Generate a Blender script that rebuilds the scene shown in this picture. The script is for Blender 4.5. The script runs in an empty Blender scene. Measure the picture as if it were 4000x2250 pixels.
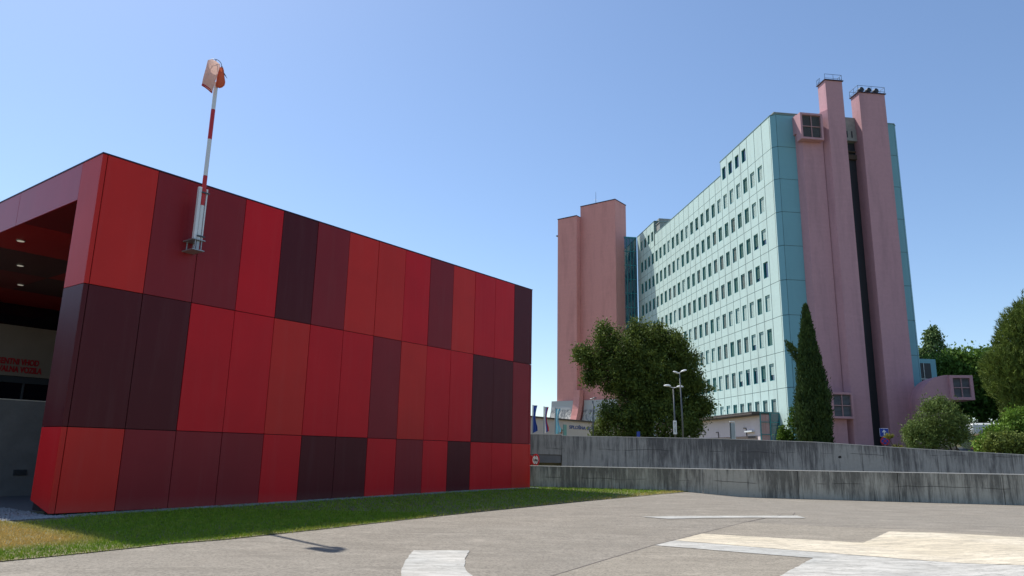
import bpy, bmesh, math, random
import numpy as np
from mathutils import Vector, Matrix
R = math.radians
D = bpy.data
SC = bpy.context.scene
COL = SC.collection
rng = np.random.default_rng(7)
random.seed(7)

# ------------------------------------------------------------------ camera
cam = D.objects.new("camera", D.cameras.new("camera"))
COL.objects.link(cam)
TH, RO = 0.222811651, -0.0188691461
fw = Vector((0, math.cos(TH), math.sin(TH)))
u0 = Vector((0, -math.sin(TH), math.cos(TH)))
r0 = Vector((1, 0, 0))
rt = r0 * math.cos(RO) - u0 * math.sin(RO)
up = u0 * math.cos(RO) + r0 * math.sin(RO)
M = Matrix((rt, up, -fw)).transposed().to_4x4()
M.translation = Vector((0, 0, 1.6))
cam.matrix_world = M
cam.data.lens = 2864.97 / 4000 * 36
cam.data.sensor_width = 36
cam.data.clip_start = 0.1
cam.data.clip_end = 6000
SC.camera = cam

# ------------------------------------------------------------------ sky, sun, exposure
SUND = Vector((0.458, -0.474, -1.0)).normalized()        # direction the light travels
SUN_EL = math.asin(-SUND.z)
SUN_AZ = math.atan2(-SUND.x, -SUND.y)                     # clockwise from +Y
w = D.worlds.new("World")
SC.world = w
w.use_nodes = True
wt = w.node_tree
bg = wt.nodes["Background"]
sky = wt.nodes.new("ShaderNodeTexSky")
sky.sky_type = 'NISHITA'
sky.sun_disc = False
sky.sun_elevation = SUN_EL
sky.sun_rotation = SUN_AZ
sky.air_density = 1.0
sky.dust_density = 0.5
sky.ozone_density = 4.0
wt.links.new(sky.outputs[0], bg.inputs[0])
bg.inputs[1].default_value = 0.097
sl = D.lights.new("sun", 'SUN')
sl.energy = 3.5
sl.angle = R(0.5)
sl.color = (1.0, 0.955, 0.88)
so = D.objects.new("sun", sl)
so.rotation_euler = SUND.to_track_quat('-Z', 'Y').to_euler()
so.location = (0, 0, 60)
COL.objects.link(so)
SC.view_settings.view_transform = 'Standard'
SC.view_settings.look = 'None'
SC.view_settings.exposure = 0.75
SC.view_settings.gamma = 1.0
SC.cycles.max_bounces = 6

# ------------------------------------------------------------------ materials
def newmat(name):
    m = D.materials.new(name)
    m.use_nodes = True
    nt = m.node_tree
    return m, nt, nt.nodes["Principled BSDF"]

def mat(name, col, rough=0.6, metal=0.0, spec=0.5, coat=0.0, noise=0.0, nscale=3.0, bump=0.0, bscale=40.0, stretch=None, col2=None, coatr=0.1):
    """plain paint with optional mottling (noise: 0..1 mix to col2) and bump"""
    m, nt, b = newmat(name)
    b.inputs["Base Color"].default_value = (*col, 1)
    b.inputs["Roughness"].default_value = rough
    b.inputs["Metallic"].default_value = metal
    b.inputs["Specular IOR Level"].default_value = spec
    b.inputs["Coat Weight"].default_value = coat
    b.inputs["Coat Roughness"].default_value = coatr
    if noise or bump:
        tc = nt.nodes.new("ShaderNodeTexCoord")
        mp = nt.nodes.new("ShaderNodeMapping")
        nt.links.new(tc.outputs["Object"], mp.inputs[0])
        if stretch:
            mp.inputs["Scale"].default_value = stretch
    if noise:
        n = nt.nodes.new("ShaderNodeTexNoise")
        n.inputs["Scale"].default_value = nscale
        n.inputs["Detail"].default_value = 8
        n.inputs["Roughness"].default_value = 0.65
        nt.links.new(mp.outputs[0], n.inputs["Vector"])
        cr = nt.nodes.new("ShaderNodeValToRGB")
        c2 = col2 if col2 else tuple(c * 0.6 for c in col)
        cr.color_ramp.elements[0].position = 0.35
        cr.color_ramp.elements[1].position = 0.68
        cr.color_ramp.elements[0].color = tuple(a * (1 - noise) + b_ * noise for a, b_ in zip(col, c2)) + (1,)
        cr.color_ramp.elements[1].color = (*col, 1)
        nt.links.new(n.outputs[0], cr.inputs[0])
        nt.links.new(cr.outputs[0], b.inputs["Base Color"])
    if bump:
        n2 = nt.nodes.new("ShaderNodeTexNoise")
        n2.inputs["Scale"].default_value = bscale
        n2.inputs["Detail"].default_value = 5
        nt.links.new(mp.outputs[0], n2.inputs["Vector"])
        bp = nt.nodes.new("ShaderNodeBump")
        bp.inputs["Strength"].default_value = bump
        bp.inputs["Distance"].default_value = 0.02
        nt.links.new(n2.outputs[0], bp.inputs["Height"])
        nt.links.new(bp.outputs[0], b.inputs["Normal"])
    return m

def leafmat(name, c1, c2, c3=None, trans=0.25):
    """leaf colour varies from clump to clump (object-space noise) and leaf to leaf"""
    m, nt, b = newmat(name)
    tc = nt.nodes.new("ShaderNodeTexCoord")
    n = nt.nodes.new("ShaderNodeTexNoise")
    n.inputs["Scale"].default_value = 1.1
    n.inputs["Detail"].default_value = 6
    n.inputs["Roughness"].default_value = 0.8
    nt.links.new(tc.outputs["Object"], n.inputs["Vector"])
    cr = nt.nodes.new("ShaderNodeValToRGB")
    cr.color_ramp.elements[0].position = 0.36
    cr.color_ramp.elements[0].color = (*c1, 1)
    cr.color_ramp.elements[1].position = 0.64
    cr.color_ramp.elements[1].color = (*c2, 1)
    if c3:
        e = cr.color_ramp.elements.new(0.73)
        e.color = (*c3, 1)
    nt.links.new(n.outputs[0], cr.inputs[0])
    nt.links.new(cr.outputs[0], b.inputs["Base Color"])
    b.inputs["Roughness"].default_value = 0.6
    b.inputs["Specular IOR Level"].default_value = 0.12
    tr = nt.nodes.new("ShaderNodeBsdfTranslucent")
    nt.links.new(cr.outputs[0], tr.inputs[0])
    mx = nt.nodes.new("ShaderNodeMixShader")
    mx.inputs[0].default_value = trans
    nt.links.new(b.outputs[0], mx.inputs[1])
    nt.links.new(tr.outputs[0], mx.inputs[2])
    nt.links.new(mx.outputs[0], nt.nodes["Material Output"].inputs[0])
    return m

def math_node(nt, op, a, b=None, clamp=False):
    n = nt.nodes.new("ShaderNodeMath")
    n.operation = op
    n.use_clamp = clamp
    for i, v in enumerate((a, b)):
        if v is None:
            continue
        if isinstance(v, (int, float)):
            n.inputs[i].default_value = v
        else:
            nt.links.new(v, n.inputs[i])
    return n.outputs[0]

def mixc(nt, fac, a, b, blend='MIX'):
    n = nt.nodes.new("ShaderNodeMix")
    n.data_type = 'RGBA'
    n.blend_type = blend
    for i, v in ((0, fac), (6, a), (7, b)):
        if isinstance(v, (int, float)):
            n.inputs[i].default_value = v
        elif isinstance(v, tuple):
            n.inputs[i].default_value = (*v, 1)
        else:
            nt.links.new(v, n.inputs[i])
    return n.outputs[2]

def noise(nt, vec, scale, detail=6, rough=0.6, mscale=None, dist=0.0):
    if mscale:
        mp = nt.nodes.new("ShaderNodeMapping")
        mp.inputs["Scale"].default_value = mscale
        nt.links.new(vec, mp.inputs[0])
        vec = mp.outputs[0]
    n = nt.nodes.new("ShaderNodeTexNoise")
    n.inputs["Scale"].default_value = scale
    n.inputs["Detail"].default_value = detail
    n.inputs["Roughness"].default_value = rough
    n.inputs["Distortion"].default_value = dist
    nt.links.new(vec, n.inputs["Vector"])
    return n.outputs[0]

def ramp(nt, fac, p0, p1, c0=(0, 0, 0), c1=(1, 1, 1)):
    cr = nt.nodes.new("ShaderNodeValToRGB")
    cr.color_ramp.elements[0].position = p0
    cr.color_ramp.elements[1].position = p1
    cr.color_ramp.elements[0].color = (*c0, 1)
    cr.color_ramp.elements[1].color = (*c1, 1)
    nt.links.new(fac, cr.inputs[0])
    return cr.outputs[0]

def concrete_wall_mat(name, light, dark, zt, streak=1.0):
    """board-formed concrete with dark vertical run-off streaks, object space (x along, z up)"""
    m, nt, b = newmat(name)
    tc = nt.nodes.new("ShaderNodeTexCoord").outputs["Object"]
    s1 = noise(nt, tc, 1.0, 8, 0.75, (5.5, 1.0, 0.55), 0.25)
    s2 = noise(nt, tc, 1.0, 6, 0.7, (22.0, 1.0, 0.9))
    bl = noise(nt, tc, 0.7, 4, 0.5, (0.9, 1.0, 0.9))
    mott = noise(nt, tc, 6.0, 8, 0.7)
    sep = nt.nodes.new("ShaderNodeSeparateXYZ")
    nt.links.new(tc, sep.inputs[0])
    topw = math_node(nt, 'MULTIPLY', math_node(nt, 'SUBTRACT', sep.outputs[2], zt - 1.1), 0.09)
    st = math_node(nt, 'ADD', math_node(nt, 'ADD', s1, math_node(nt, 'MULTIPLY', s2, 0.25)), math_node(nt, 'MULTIPLY', bl, 0.45))
    st = math_node(nt, 'ADD', st, topw)
    reg = noise(nt, tc, 0.16, 3, 0.6, (1.0, 1.0, 0.3))
    st = math_node(nt, 'ADD', st, math_node(nt, 'MULTIPLY', math_node(nt, 'SUBTRACT', reg, 0.5), 0.9))
    f = ramp(nt, st, 0.80, 1.24)
    c = mixc(nt, f, light, dark)
    c = mixc(nt, math_node(nt, 'MULTIPLY', ramp(nt, mott, 0.35, 0.7), 0.35), c, tuple(x * 0.6 for x in light))
    wh = ramp(nt, noise(nt, tc, 1.0, 5, 0.6, (9.0, 1.0, 0.3)), 0.62, 0.72)
    c = mixc(nt, math_node(nt, 'MULTIPLY', wh, 0.16), c, tuple(min(1, x * 1.5) for x in light))
    # pour joint: a thin dark seam that wanders and breaks up
    wob = math_node(nt, 'MULTIPLY', math_node(nt, 'SUBTRACT', noise(nt, tc, 0.5, 2, 0.5, (1, 0, 0)), 0.5), 0.3)
    dz_ = math_node(nt, 'ABSOLUTE', math_node(nt, 'SUBTRACT', math_node(nt, 'ADD', sep.outputs[2], wob), zt - 0.55))
    seam = math_node(nt, 'LESS_THAN', dz_, 0.014)
    seam = math_node(nt, 'MULTIPLY', seam, ramp(nt, noise(nt, tc, 0.35, 3, 0.5, (1, 0, 0)), 0.48, 0.52))
    c = mixc(nt, math_node(nt, 'MULTIPLY', seam, 0.7), c, tuple(x * 0.35 for x in dark))
    spots = ramp(nt, noise(nt, tc, 2.6, 1, 0.3), 0.79, 0.81)
    c = mixc(nt, spots, c, tuple(x * 0.3 for x in dark))
    nt.links.new(c, b.inputs["Base Color"])
    b.inputs["Roughness"].default_value = 0.9
    b.inputs["Specular IOR Level"].default_value = 0.15
    bp = nt.nodes.new("ShaderNodeBump")
    bp.inputs["Strength"].default_value = 0.3
    bp.inputs["Distance"].default_value = 0.02
    nt.links.new(mott, bp.inputs["Height"])
    nt.links.new(bp.outputs[0], b.inputs["Normal"])
    return m

def asphalt_mat(name, c1, c2, c3):
    m, nt, b = newmat(name)
    tc = nt.nodes.new("ShaderNodeTexCoord").outputs["Object"]
    fine = noise(nt, tc, 26.0, 6, 0.85)
    fine2 = noise(nt, tc, 13.0, 6, 0.75)
    brush = noise(nt, tc, 1.0, 10, 0.8, (0.6, 2.4, 1.0), 0.6)
    big = noise(nt, tc, 0.22, 5, 0.55)
    c = mixc(nt, ramp(nt, brush, 0.36, 0.66), c1, c2)
    c = mixc(nt, math_node(nt, 'MULTIPLY', ramp(nt, big, 0.42, 0.62), 0.6), c, c3)
    c = mixc(nt, math_node(nt, 'MULTIPLY', ramp(nt, fine2, 0.47, 0.60), 0.52), c, tuple(x * 0.6 for x in c1))
    c = mixc(nt, math_node(nt, 'MULTIPLY', ramp(nt, fine, 0.47, 0.57), 0.42), c, tuple(x * 0.5 for x in c1))
    blot = noise(nt, tc, 1.1, 8, 0.72, (0.8, 1.4, 1.0), 0.8)
    c = mixc(nt, math_node(nt, 'MULTIPLY', ramp(nt, blot, 0.50, 0.64), 0.35), c, tuple(x * 0.62 for x in c1))
    c = mixc(nt, math_node(nt, 'MULTIPLY', ramp(nt, blot, 0.30, 0.44, (1, 1, 1), (0, 0, 0)), 0.45), c, tuple(min(1, x * 1.25) for x in c2))
    # narrow darker sweep marks left by tyres and puddles
    sw = ramp(nt, noise(nt, tc, 1.0, 4, 0.5, (0.25, 4.5, 1.0), 0.3), 0.60, 0.70)
    c = mixc(nt, math_node(nt, 'MULTIPLY', sw, 0.42), c, tuple(x * 0.62 for x in c1))
    nt.links.new(c, b.inputs["Base Color"])
    b.inputs["Roughness"].default_value = 0.88
    b.inputs["Specular IOR Level"].default_value = 0.25
    bp = nt.nodes.new("ShaderNodeBump")
    bp.inputs["Strength"].default_value = 0.5
    bp.inputs["Distance"].default_value = 0.01
    nt.links.new(fine2, bp.inputs["Height"])
    nt.links.new(bp.outputs[0], b.inputs["Normal"])
    return m

def worn_paint_mat(name, c1, c2, under):
    m, nt, b = newmat(name)
    tc = nt.nodes.new("ShaderNodeTexCoord").outputs["Object"]
    br = noise(nt, tc, 1.0, 8, 0.75, (1.2, 5.0, 1.0), 0.3)
    pt = noise(nt, tc, 9.0, 8, 0.8, (0.6, 1.6, 1.0))
    big = noise(nt, tc, 0.35, 3, 0.5)
    c = mixc(nt, ramp(nt, big, 0.44, 0.56), c1, c2)
    c = mixc(nt, math_node(nt, 'MULTIPLY', ramp(nt, br, 0.42, 0.60), 0.55), c, under)
    c = mixc(nt, math_node(nt, 'MULTIPLY', ramp(nt, pt, 0.53, 0.60), 0.75), c, under)
    nt.links.new(c, b.inputs["Base Color"])
    b.inputs["Roughness"].default_value = 0.75
    return m

def panelmat(name, col, sheen=0.04):
    m, nt, b = newmat(name)
    tc = nt.nodes.new("ShaderNodeTexCoord").outputs["Object"]
    n1 = noise(nt, tc, 0.7, 4, 0.5)
    n2 = noise(nt, tc, 90.0, 3, 0.7)
    oi = nt.nodes.new("ShaderNodeObjectInfo")
    c = mixc(nt, ramp(nt, n1, 0.3, 0.7), col, tuple(x * 0.88 for x in col))
    c = mixc(nt, math_node(nt, 'MULTIPLY', oi.outputs["Random"], 0.22), c, tuple(x * 0.72 for x in col))
    sp_ = nt.nodes.new("ShaderNodeSeparateXYZ")
    nt.links.new(tc, sp_.inputs[0])
    dust = noise(nt, tc, 1.0, 6, 0.7, (3.0, 3.0, 0.25))
    c = mixc(nt, math_node(nt, 'MULTIPLY', ramp(nt, dust, 0.50, 0.75), 0.03), c, (0.42, 0.36, 0.33))
    splash = math_node(nt, 'MULTIPLY', math_node(nt, 'SUBTRACT', 0.35, sp_.outputs[2]), 0.6, True)
    c = mixc(nt, math_node(nt, 'MULTIPLY', splash, noise(nt, tc, 5.0, 6, 0.8)), c, (0.30, 0.25, 0.20))
    nt.links.new(c, b.inputs["Base Color"])
    b.inputs["Roughness"].default_value = 0.45
    b.inputs["Specular IOR Level"].default_value = 0.22
    b.inputs["Coat Weight"].default_value = sheen
    b.inputs["Coat Roughness"].default_value = 0.22
    bp = nt.nodes.new("ShaderNodeBump")
    bp.inputs["Strength"].default_value = 0.12
    bp.inputs["Distance"].default_value = 0.003
    nt.links.new(n2, bp.inputs["Height"])
    nt.links.new(bp.outputs[0], b.inputs["Normal"])
    return m

def stained_mat(name, col, dark, rough=0.8, sx=1.2, amt=0.5):
    """rendered wall with faint run-off stains"""
    m, nt, b = newmat(name)
    tc = nt.nodes.new("ShaderNodeTexCoord").outputs["Object"]
    s = noise(nt, tc, 1.0, 7, 0.65, (sx, sx, 0.12))
    k = noise(nt, tc, 3.0, 8, 0.7)
    hb = noise(nt, tc, 1.0, 4, 0.6, (0.25, 0.25, 3.0))
    c = mixc(nt, math_node(nt, 'MULTIPLY', ramp(nt, s, 0.48, 0.72), amt), col, dark)
    c = mixc(nt, math_node(nt, 'MULTIPLY', ramp(nt, k, 0.45, 0.7), amt * 0.4), c, dark)
    c = mixc(nt, math_node(nt, 'MULTIPLY', ramp(nt, hb, 0.5, 0.7), amt * 0.3), c, tuple(min(1, x * 1.2) for x in col))
    nt.links.new(c, b.inputs["Base Color"])
    b.inputs["Roughness"].default_value = rough
    b.inputs["Specular IOR Level"].default_value = 0.2
    return m

def glassmat(name, col, rough=0.05):
    m, nt, b = newmat(name)
    b.inputs["Base Color"].default_value = (*col, 1)
    b.inputs["Roughness"].default_value = rough
    b.inputs["Specular IOR Level"].default_value = 1.0
    b.inputs["IOR"].default_value = 1.6
    return m

MT = {}
MT['P_O'] = panelmat("panel_orange_red", (0.64, 0.022, 0.015))
MT['P_F'] = panelmat("panel_fascia", (0.46, 0.028, 0.05), 0.25)
MT['P_R'] = panelmat("panel_crimson", (0.65, 0.005, 0.012))
MT['P_M'] = panelmat("panel_maroon", (0.27, 0.013, 0.019))
MT['P_D'] = panelmat("panel_dark_plum", (0.09, 0.003, 0.007))
MT['joint'] = mat("joint_black", (0.012, 0.004, 0.006), 0.8)
MT['roof'] = mat("roof_grey", (0.2, 0.2, 0.2), 0.9)
MT['trim'] = mat("dark_trim", (0.03, 0.012, 0.03), 0.5)
MT['conc_low'] = concrete_wall_mat("concrete_low", (0.50, 0.46, 0.37), (0.15, 0.14, 0.115), 1.15)
MT['conc_up'] = concrete_wall_mat("concrete_up", (0.37, 0.355, 0.32), (0.115, 0.11, 0.105), 2.5)
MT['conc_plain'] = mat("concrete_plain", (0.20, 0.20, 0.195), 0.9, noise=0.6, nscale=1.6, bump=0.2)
MT['conc_cap'] = mat("concrete_cap", (0.72, 0.68, 0.60), 0.9, noise=0.3, nscale=2.5)
MT['asphalt'] = asphalt_mat("asphalt", (0.218, 0.193, 0.157), (0.318, 0.285, 0.235), (0.265, 0.240, 0.200))
MT['slab'] = asphalt_mat("slab_asphalt", (0.245, 0.216, 0.172), (0.358, 0.318, 0.256), (0.295, 0.262, 0.210))
MT['paint'] = worn_paint_mat("white_paint_worn", (0.44, 0.435, 0.40), (0.52, 0.50, 0.45), (0.19, 0.18, 0.155))
MT['cream'] = worn_paint_mat("cream_paint_worn", (0.60, 0.52, 0.38), (0.66, 0.58, 0.44), (0.24, 0.21, 0.16))
MT['crack'] = mat("joint_seal", (0.12, 0.10, 0.09), 0.9)
MT['drive'] = mat("driveway", (0.13, 0.13, 0.13), 0.9, noise=0.4, nscale=4)
MT['soil'] = mat("soil", (0.20, 0.165, 0.09), 1.0, noise=0.7, nscale=2.0, col2=(0.07, 0.09, 0.03))
MT['stone'] = mat("gravel_stone", (0.32, 0.32, 0.32), 0.9, noise=0.6, nscale=8)
MT['white'] = mat("white_metal", (0.72, 0.74, 0.75), 0.45, noise=0.15, nscale=3)
MT['poler'] = mat("pole_red", (0.50, 0.020, 0.022), 0.45)
MT['polew'] = mat("pole_white", (0.68, 0.70, 0.70), 0.45)
MT['steel'] = mat("galvanised_steel", (0.36, 0.38, 0.39), 0.45, metal=0.6)
MT['psteel'] = mat("lamp_post_grey", (0.13, 0.135, 0.14), 0.5, metal=0.3)
MT['dsteel'] = mat("dark_steel", (0.07, 0.08, 0.09), 0.5, metal=0.4)
MT['teal'] = stained_mat("teal_cladding", (0.55, 0.70, 0.65), (0.42, 0.50, 0.46), 0.5, 0.6, 0.5)
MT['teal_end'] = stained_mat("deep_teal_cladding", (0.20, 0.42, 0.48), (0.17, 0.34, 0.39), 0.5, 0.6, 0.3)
MT['seal'] = mat("joint_sealant", (0.10, 0.16, 0.155), 0.8)
MT['tealgap'] = mat("teal_gap", (0.10, 0.16, 0.16), 0.7)
MT['tframe'] = mat("teal_frame", (0.03, 0.25, 0.27), 0.4)
MT['wglass'] = glassmat("window_glass", (0.015, 0.03, 0.045))
MT['bl_light'] = mat("shutter_light", (0.46, 0.60, 0.54), 0.6)
MT['bl_dark'] = mat("shutter_dark", (0.055, 0.17, 0.14), 0.6)
MT['bl_grey'] = mat("shutter_grey", (0.20, 0.27, 0.24), 0.6)
MT['pink'] = stained_mat("pink_render", (0.53, 0.30, 0.33), (0.34, 0.20, 0.225), 0.8, 0.9, 0.55)
MT['brick'] = stained_mat("salmon_brick", (0.73, 0.325, 0.29), (0.50, 0.215, 0.195), 0.85, 0.7, 0.5)
MT['beige'] = stained_mat("pinkish_grey_render", (0.66, 0.55, 0.50), (0.5, 0.4, 0.38), 0.85, 0.6, 0.4)
MT['pinkgrey'] = stained_mat("pale_pink_render", (0.70, 0.59, 0.57), (0.56, 0.46, 0.45), 0.85, 0.6, 0.35)
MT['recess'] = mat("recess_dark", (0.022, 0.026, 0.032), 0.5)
MT['louver'] = mat("louver_metal", (0.26, 0.26, 0.26), 0.5, metal=0.2)
MT['lframe'] = mat("louver_frame", (0.42, 0.24, 0.24), 0.6)
MT['tglass'] = glassmat("teal_glass", (0.02, 0.07, 0.10), 0.03)
MT['dglass'] = glassmat("dark_glass", (0.006, 0.008, 0.014), 0.08)
MT['roofconc'] = mat("roof_concrete", (0.33, 0.34, 0.32), 0.9, noise=0.7, nscale=1.2)
MT['bark'] = mat("bark", (0.10, 0.075, 0.055), 0.95, noise=0.6, nscale=9, bump=0.6, bscale=12)
MT['darkroof'] = mat("dark_roof_edge", (0.09, 0.07, 0.06), 0.8)

# marble slabs: grey with dark weather streaks
def marblemat():
    m, nt, b = newmat("weathered_slab")
    tc = nt.nodes.new("ShaderNodeTexCoord").outputs["Object"]
    s = noise(nt, tc, 1.0, 8, 0.7, (1.4, 1.4, 0.6), 1.5)
    k = noise(nt, tc, 4.0, 6, 0.7)
    sep = nt.nodes.new("ShaderNodeSeparateXYZ")
    nt.links.new(tc, sep.inputs[0])
    c = mixc(nt, ramp(nt, s, 0.47, 0.55), (0.58, 0.56, 0.50), (0.16, 0.17, 0.18))
    band = ramp(nt, math_node(nt, 'MULTIPLY', math_node(nt, 'SUBTRACT', 9.0, sep.outputs[2]), 1.0, True), 0.0, 0.3)
    c = mixc(nt, band, (0.50, 0.50, 0.48), c)
    c = mixc(nt, math_node(nt, 'MULTIPLY', k, 0.3), c, (0.4, 0.38, 0.34))
    nt.links.new(c, b.inputs["Base Color"])
    b.inputs["Roughness"].default_value = 0.7
    return m
MT['marble'] = marblemat()

# ------------------------------------------------------------------ object helpers
class MB:
    """collects geometry; build() links it as one mesh object"""
    def __init__(s):
        s.v = []; s.f = []; s.mi = []
    def add(s, vs, fs, m=0):
        o = len(s.v)
        s.v.extend([tuple(v) for v in vs])
        s.f.extend([tuple(i + o for i in f) for f in fs])
        s.mi.extend([m] * len(fs))
    def box(s, x0, x1, y0, y1, z0, z1, m=0):
        vs = [(x0, y0, z0), (x1, y0, z0), (x1, y1, z0), (x0, y1, z0), (x0, y0, z1), (x1, y0, z1), (x1, y1, z1), (x0, y1, z1)]
        s.add(vs, [(0, 3, 2, 1), (4, 5, 6, 7), (0, 1, 5, 4), (1, 2, 6, 5), (2, 3, 7, 6), (3, 0, 4, 7)], m)
    def bbox(s, x0, x1, y0, y1, z0, z1, bv=0.01, m=0):
        """box with bevelled vertical and horizontal edges"""
        bm = bmesh.new()
        bmesh.ops.create_cube(bm, size=1)
        for v in bm.verts:
            v.co = Vector(((x0 + x1) / 2 + v.co.x * (x1 - x0), (y0 + y1) / 2 + v.co.y * (y1 - y0), (z0 + z1) / 2 + v.co.z * (z1 - z0)))
        bmesh.ops.bevel(bm, geom=bm.edges[:], offset=bv, segments=1, affect='EDGES')
        bm.verts.index_update()
        s.add([v.co[:] for v in bm.verts], [[v.index for v in f.verts] for f in bm.faces], m)
        bm.free()
    def obox(s, c, ax, ay, az, m=0):
        """oriented box: centre and three half-axes"""
        c, ax, ay, az = map(Vector, (c, ax, ay, az))
        vs = [c + i * ax + j * ay + k * az for k in (-1, 1) for i, j in ((-1, -1), (1, -1), (1, 1), (-1, 1))]
        s.add(vs, [(0, 3, 2, 1), (4, 5, 6, 7), (0, 1, 5, 4), (1, 2, 6, 5), (2, 3, 7, 6), (3, 0, 4, 7)], m)
    def prism(s, pts, z0, z1, m=0, cap=True):
        n = len(pts)
        vs = [(p[0], p[1], z0) for p in pts] + [(p[0], p[1], z1) for p in pts]
        fs = [(i, (i + 1) % n, n + (i + 1) % n, n + i) for i in range(n)]
        if cap:
            fs += [tuple(range(n - 1, -1, -1)), tuple(range(n, 2 * n))]
        s.add(vs, fs, m)
    def tube(s, path, rad, n=8, m=0, cap=True):
        path = [Vector(p) for p in path]
        if isinstance(rad, (int, float)):
            rad = [rad] * len(path)
        vs = []
        pu = None
        for i, p in enumerate(path):
            t = (path[min(i + 1, len(path) - 1)] - path[max(i - 1, 0)]).normalized()
            if pu is None:
                pu = t.orthogonal().normalized()
            pu = (pu - t * pu.dot(t)).normalized()
            q = t.cross(pu)
            for k in range(n):
                a = 2 * math.pi * k / n
                vs.append(p + (pu * math.cos(a) + q * math.sin(a)) * rad[i])
        fs = []
        for i in range(len(path) - 1):
            for k in range(n):
                k2 = (k + 1) % n
                fs.append((i * n + k, i * n + k2, (i + 1) * n + k2, (i + 1) * n + k))
        if cap:
            fs.append(tuple(range(n - 1, -1, -1)))
            fs.append(tuple((len(path) - 1) * n + k for k in range(n)))
        s.add(vs, fs, m)
    def build(s, name, mats, parent=None, smooth=False, loc=None):
        me = D.meshes.new(name)
        me.from_pydata(s.v, [], s.f)
        if not isinstance(mats, (list, tuple)):
            mats = [mats]
        for mm in mats:
            me.materials.append(mm)
        if len(mats) > 1:
            me.polygons.foreach_set("material_index", s.mi)
        if smooth:
            me.polygons.foreach_set("use_smooth", [True] * len(me.polygons))
        me.update()
        return link(name, me, parent, loc)

def link(name, data, parent=None, loc=None):
    o = D.objects.new(name, data)
    COL.objects.link(o)
    if parent:
        o.parent = parent
    if loc:
        o.location = loc
    return o

def tag(o, label, cat, group=None):
    o['label'] = label
    o['category'] = cat
    if group:
        o['group'] = group
    return o

def thing(name, label, cat, loc=(0, 0, 0), rz=0.0, group=None):
    o = link(name, None)
    o.location = loc
    o.rotation_euler = (0, 0, rz)
    return tag(o, label, cat, group)

def structure(o, kind='structure'):
    o['kind'] = kind
    return o

def textmesh(name, s, size, mt, parent, loc, rot, align='LEFT', depth=0.01, shear=0.0, bold=0.0, sx=1.0):
    cu = D.curves.new(name, 'FONT')
    cu.body = s
    cu.size = size
    cu.align_x = align
    cu.extrude = depth
    cu.shear = shear
    cu.offset = bold
    t = D.objects.new("tmp_text", cu)
    COL.objects.link(t)
    dg = bpy.context.evaluated_depsgraph_get()
    me = D.meshes.new_from_object(t.evaluated_get(dg))
    me.name = name
    D.objects.remove(t)
    D.curves.remove(cu)
    me.materials.clear()
    me.materials.append(mt)
    o = link(name, me, parent, loc)
    o.rotation_euler = rot
    o.scale = (sx, 1, 1)
    return o

def hg(x, y):
    """gentle relief of the forecourt"""
    wt_ = 1 - min(1, max(0, (x - 7.5) / 3.0))
    wt_ = wt_ * wt_ * (3 - 2 * wt_)
    return .0155 * (min(max(y, 8), 31) - 22.8) * wt_ - .04 * (1 - wt_) * min(1, max(0, (y - 24) / 6))

def drape(name, poly, mt, dz, cell=0.5, parent=None, thick=0.0):
    """flat polygon cut into a grid and laid on the ground relief"""
    bm = bmesh.new()
    vs = [bm.verts.new((p[0], p[1], 0)) for p in poly]
    bm.faces.new(vs)
    xs = [p[0] for p in poly]; ys = [p[1] for p in poly]
    for ax, (lo, hi) in ((0, (min(xs), max(xs))), (1, (min(ys), max(ys)))):
        k = math.ceil(lo / cell) * cell
        while k < hi:
            co = [0, 0, 0]; no = [0, 0, 0]
            co[ax] = k; no[ax] = 1
            bmesh.ops.bisect_plane(bm, geom=bm.verts[:] + bm.edges[:] + bm.faces[:], plane_co=co, plane_no=no)
            k += cell
    bmesh.ops.triangulate(bm, faces=bm.faces[:])
    for v in bm.verts:
        v.co.z = hg(v.co.x, v.co.y) + dz
    for f in bm.faces:
        if f.normal.z < 0:
            f.normal_flip()
    me = D.meshes.new(name)
    bm.to_mesh(me)
    bm.free()
    me.materials.append(mt)
    return link(name, me, parent)

def quads_mesh(name, V, mt, parent=None, loc=None, tri=False):
    """V: (N,k,3) array of separate faces"""
    n, k = V.shape[0], V.shape[1]
    me = D.meshes.new(name)
    me.vertices.add(n * k)
    me.vertices.foreach_set("co", V.reshape(-1).astype(np.float32))
    me.loops.add(n * k)
    me.loops.foreach_set("vertex_index", np.arange(n * k, dtype=np.int32))
    me.polygons.add(n)
    me.polygons.foreach_set("loop_start", np.arange(0, n * k, k, dtype=np.int32))
    me.polygons.foreach_set("loop_total", np.full(n, k, dtype=np.int32))
    me.update(calc_edges=True)
    me.validate()
    me.materials.append(mt)
    return link(name, me, parent, loc)

# ------------------------------------------------------------------ ground
def grid(name, x0, x1, y0, y1, step, mt, dz, f=hg):
    nx = int((x1 - x0) / step) + 1; ny = int((y1 - y0) / step) + 1
    xs = np.linspace(x0, x1, nx); ys = np.linspace(y0, y1, ny)
    vs = [(x, y, f(x, y) + dz) for y in ys for x in xs]
    fs = [(j * nx + i, j * nx + i + 1, (j + 1) * nx + i + 1, (j + 1) * nx + i) for j in range(ny - 1) for i in range(nx - 1)]
    mb = MB(); mb.add(vs, fs)
    return mb.build(name, mt)

g = MB()
g.add([(-3000, -3000, -0.6), (3000, -3000, -0.6), (3000, 3000, -0.6), (-3000, 3000, -0.6)], [(0, 1, 2, 3)])
structure(g.build("ground", MT['soil']))
structure(grid("helipad_pavement", -34, 44, -6, 40, 1.0, MT['asphalt'], 0.0))
g = MB()
g.box(-16, 260, 40.35, 400, -0.5, 1.9)
structure(g.build("terrace_ground", MT['soil']))
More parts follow.
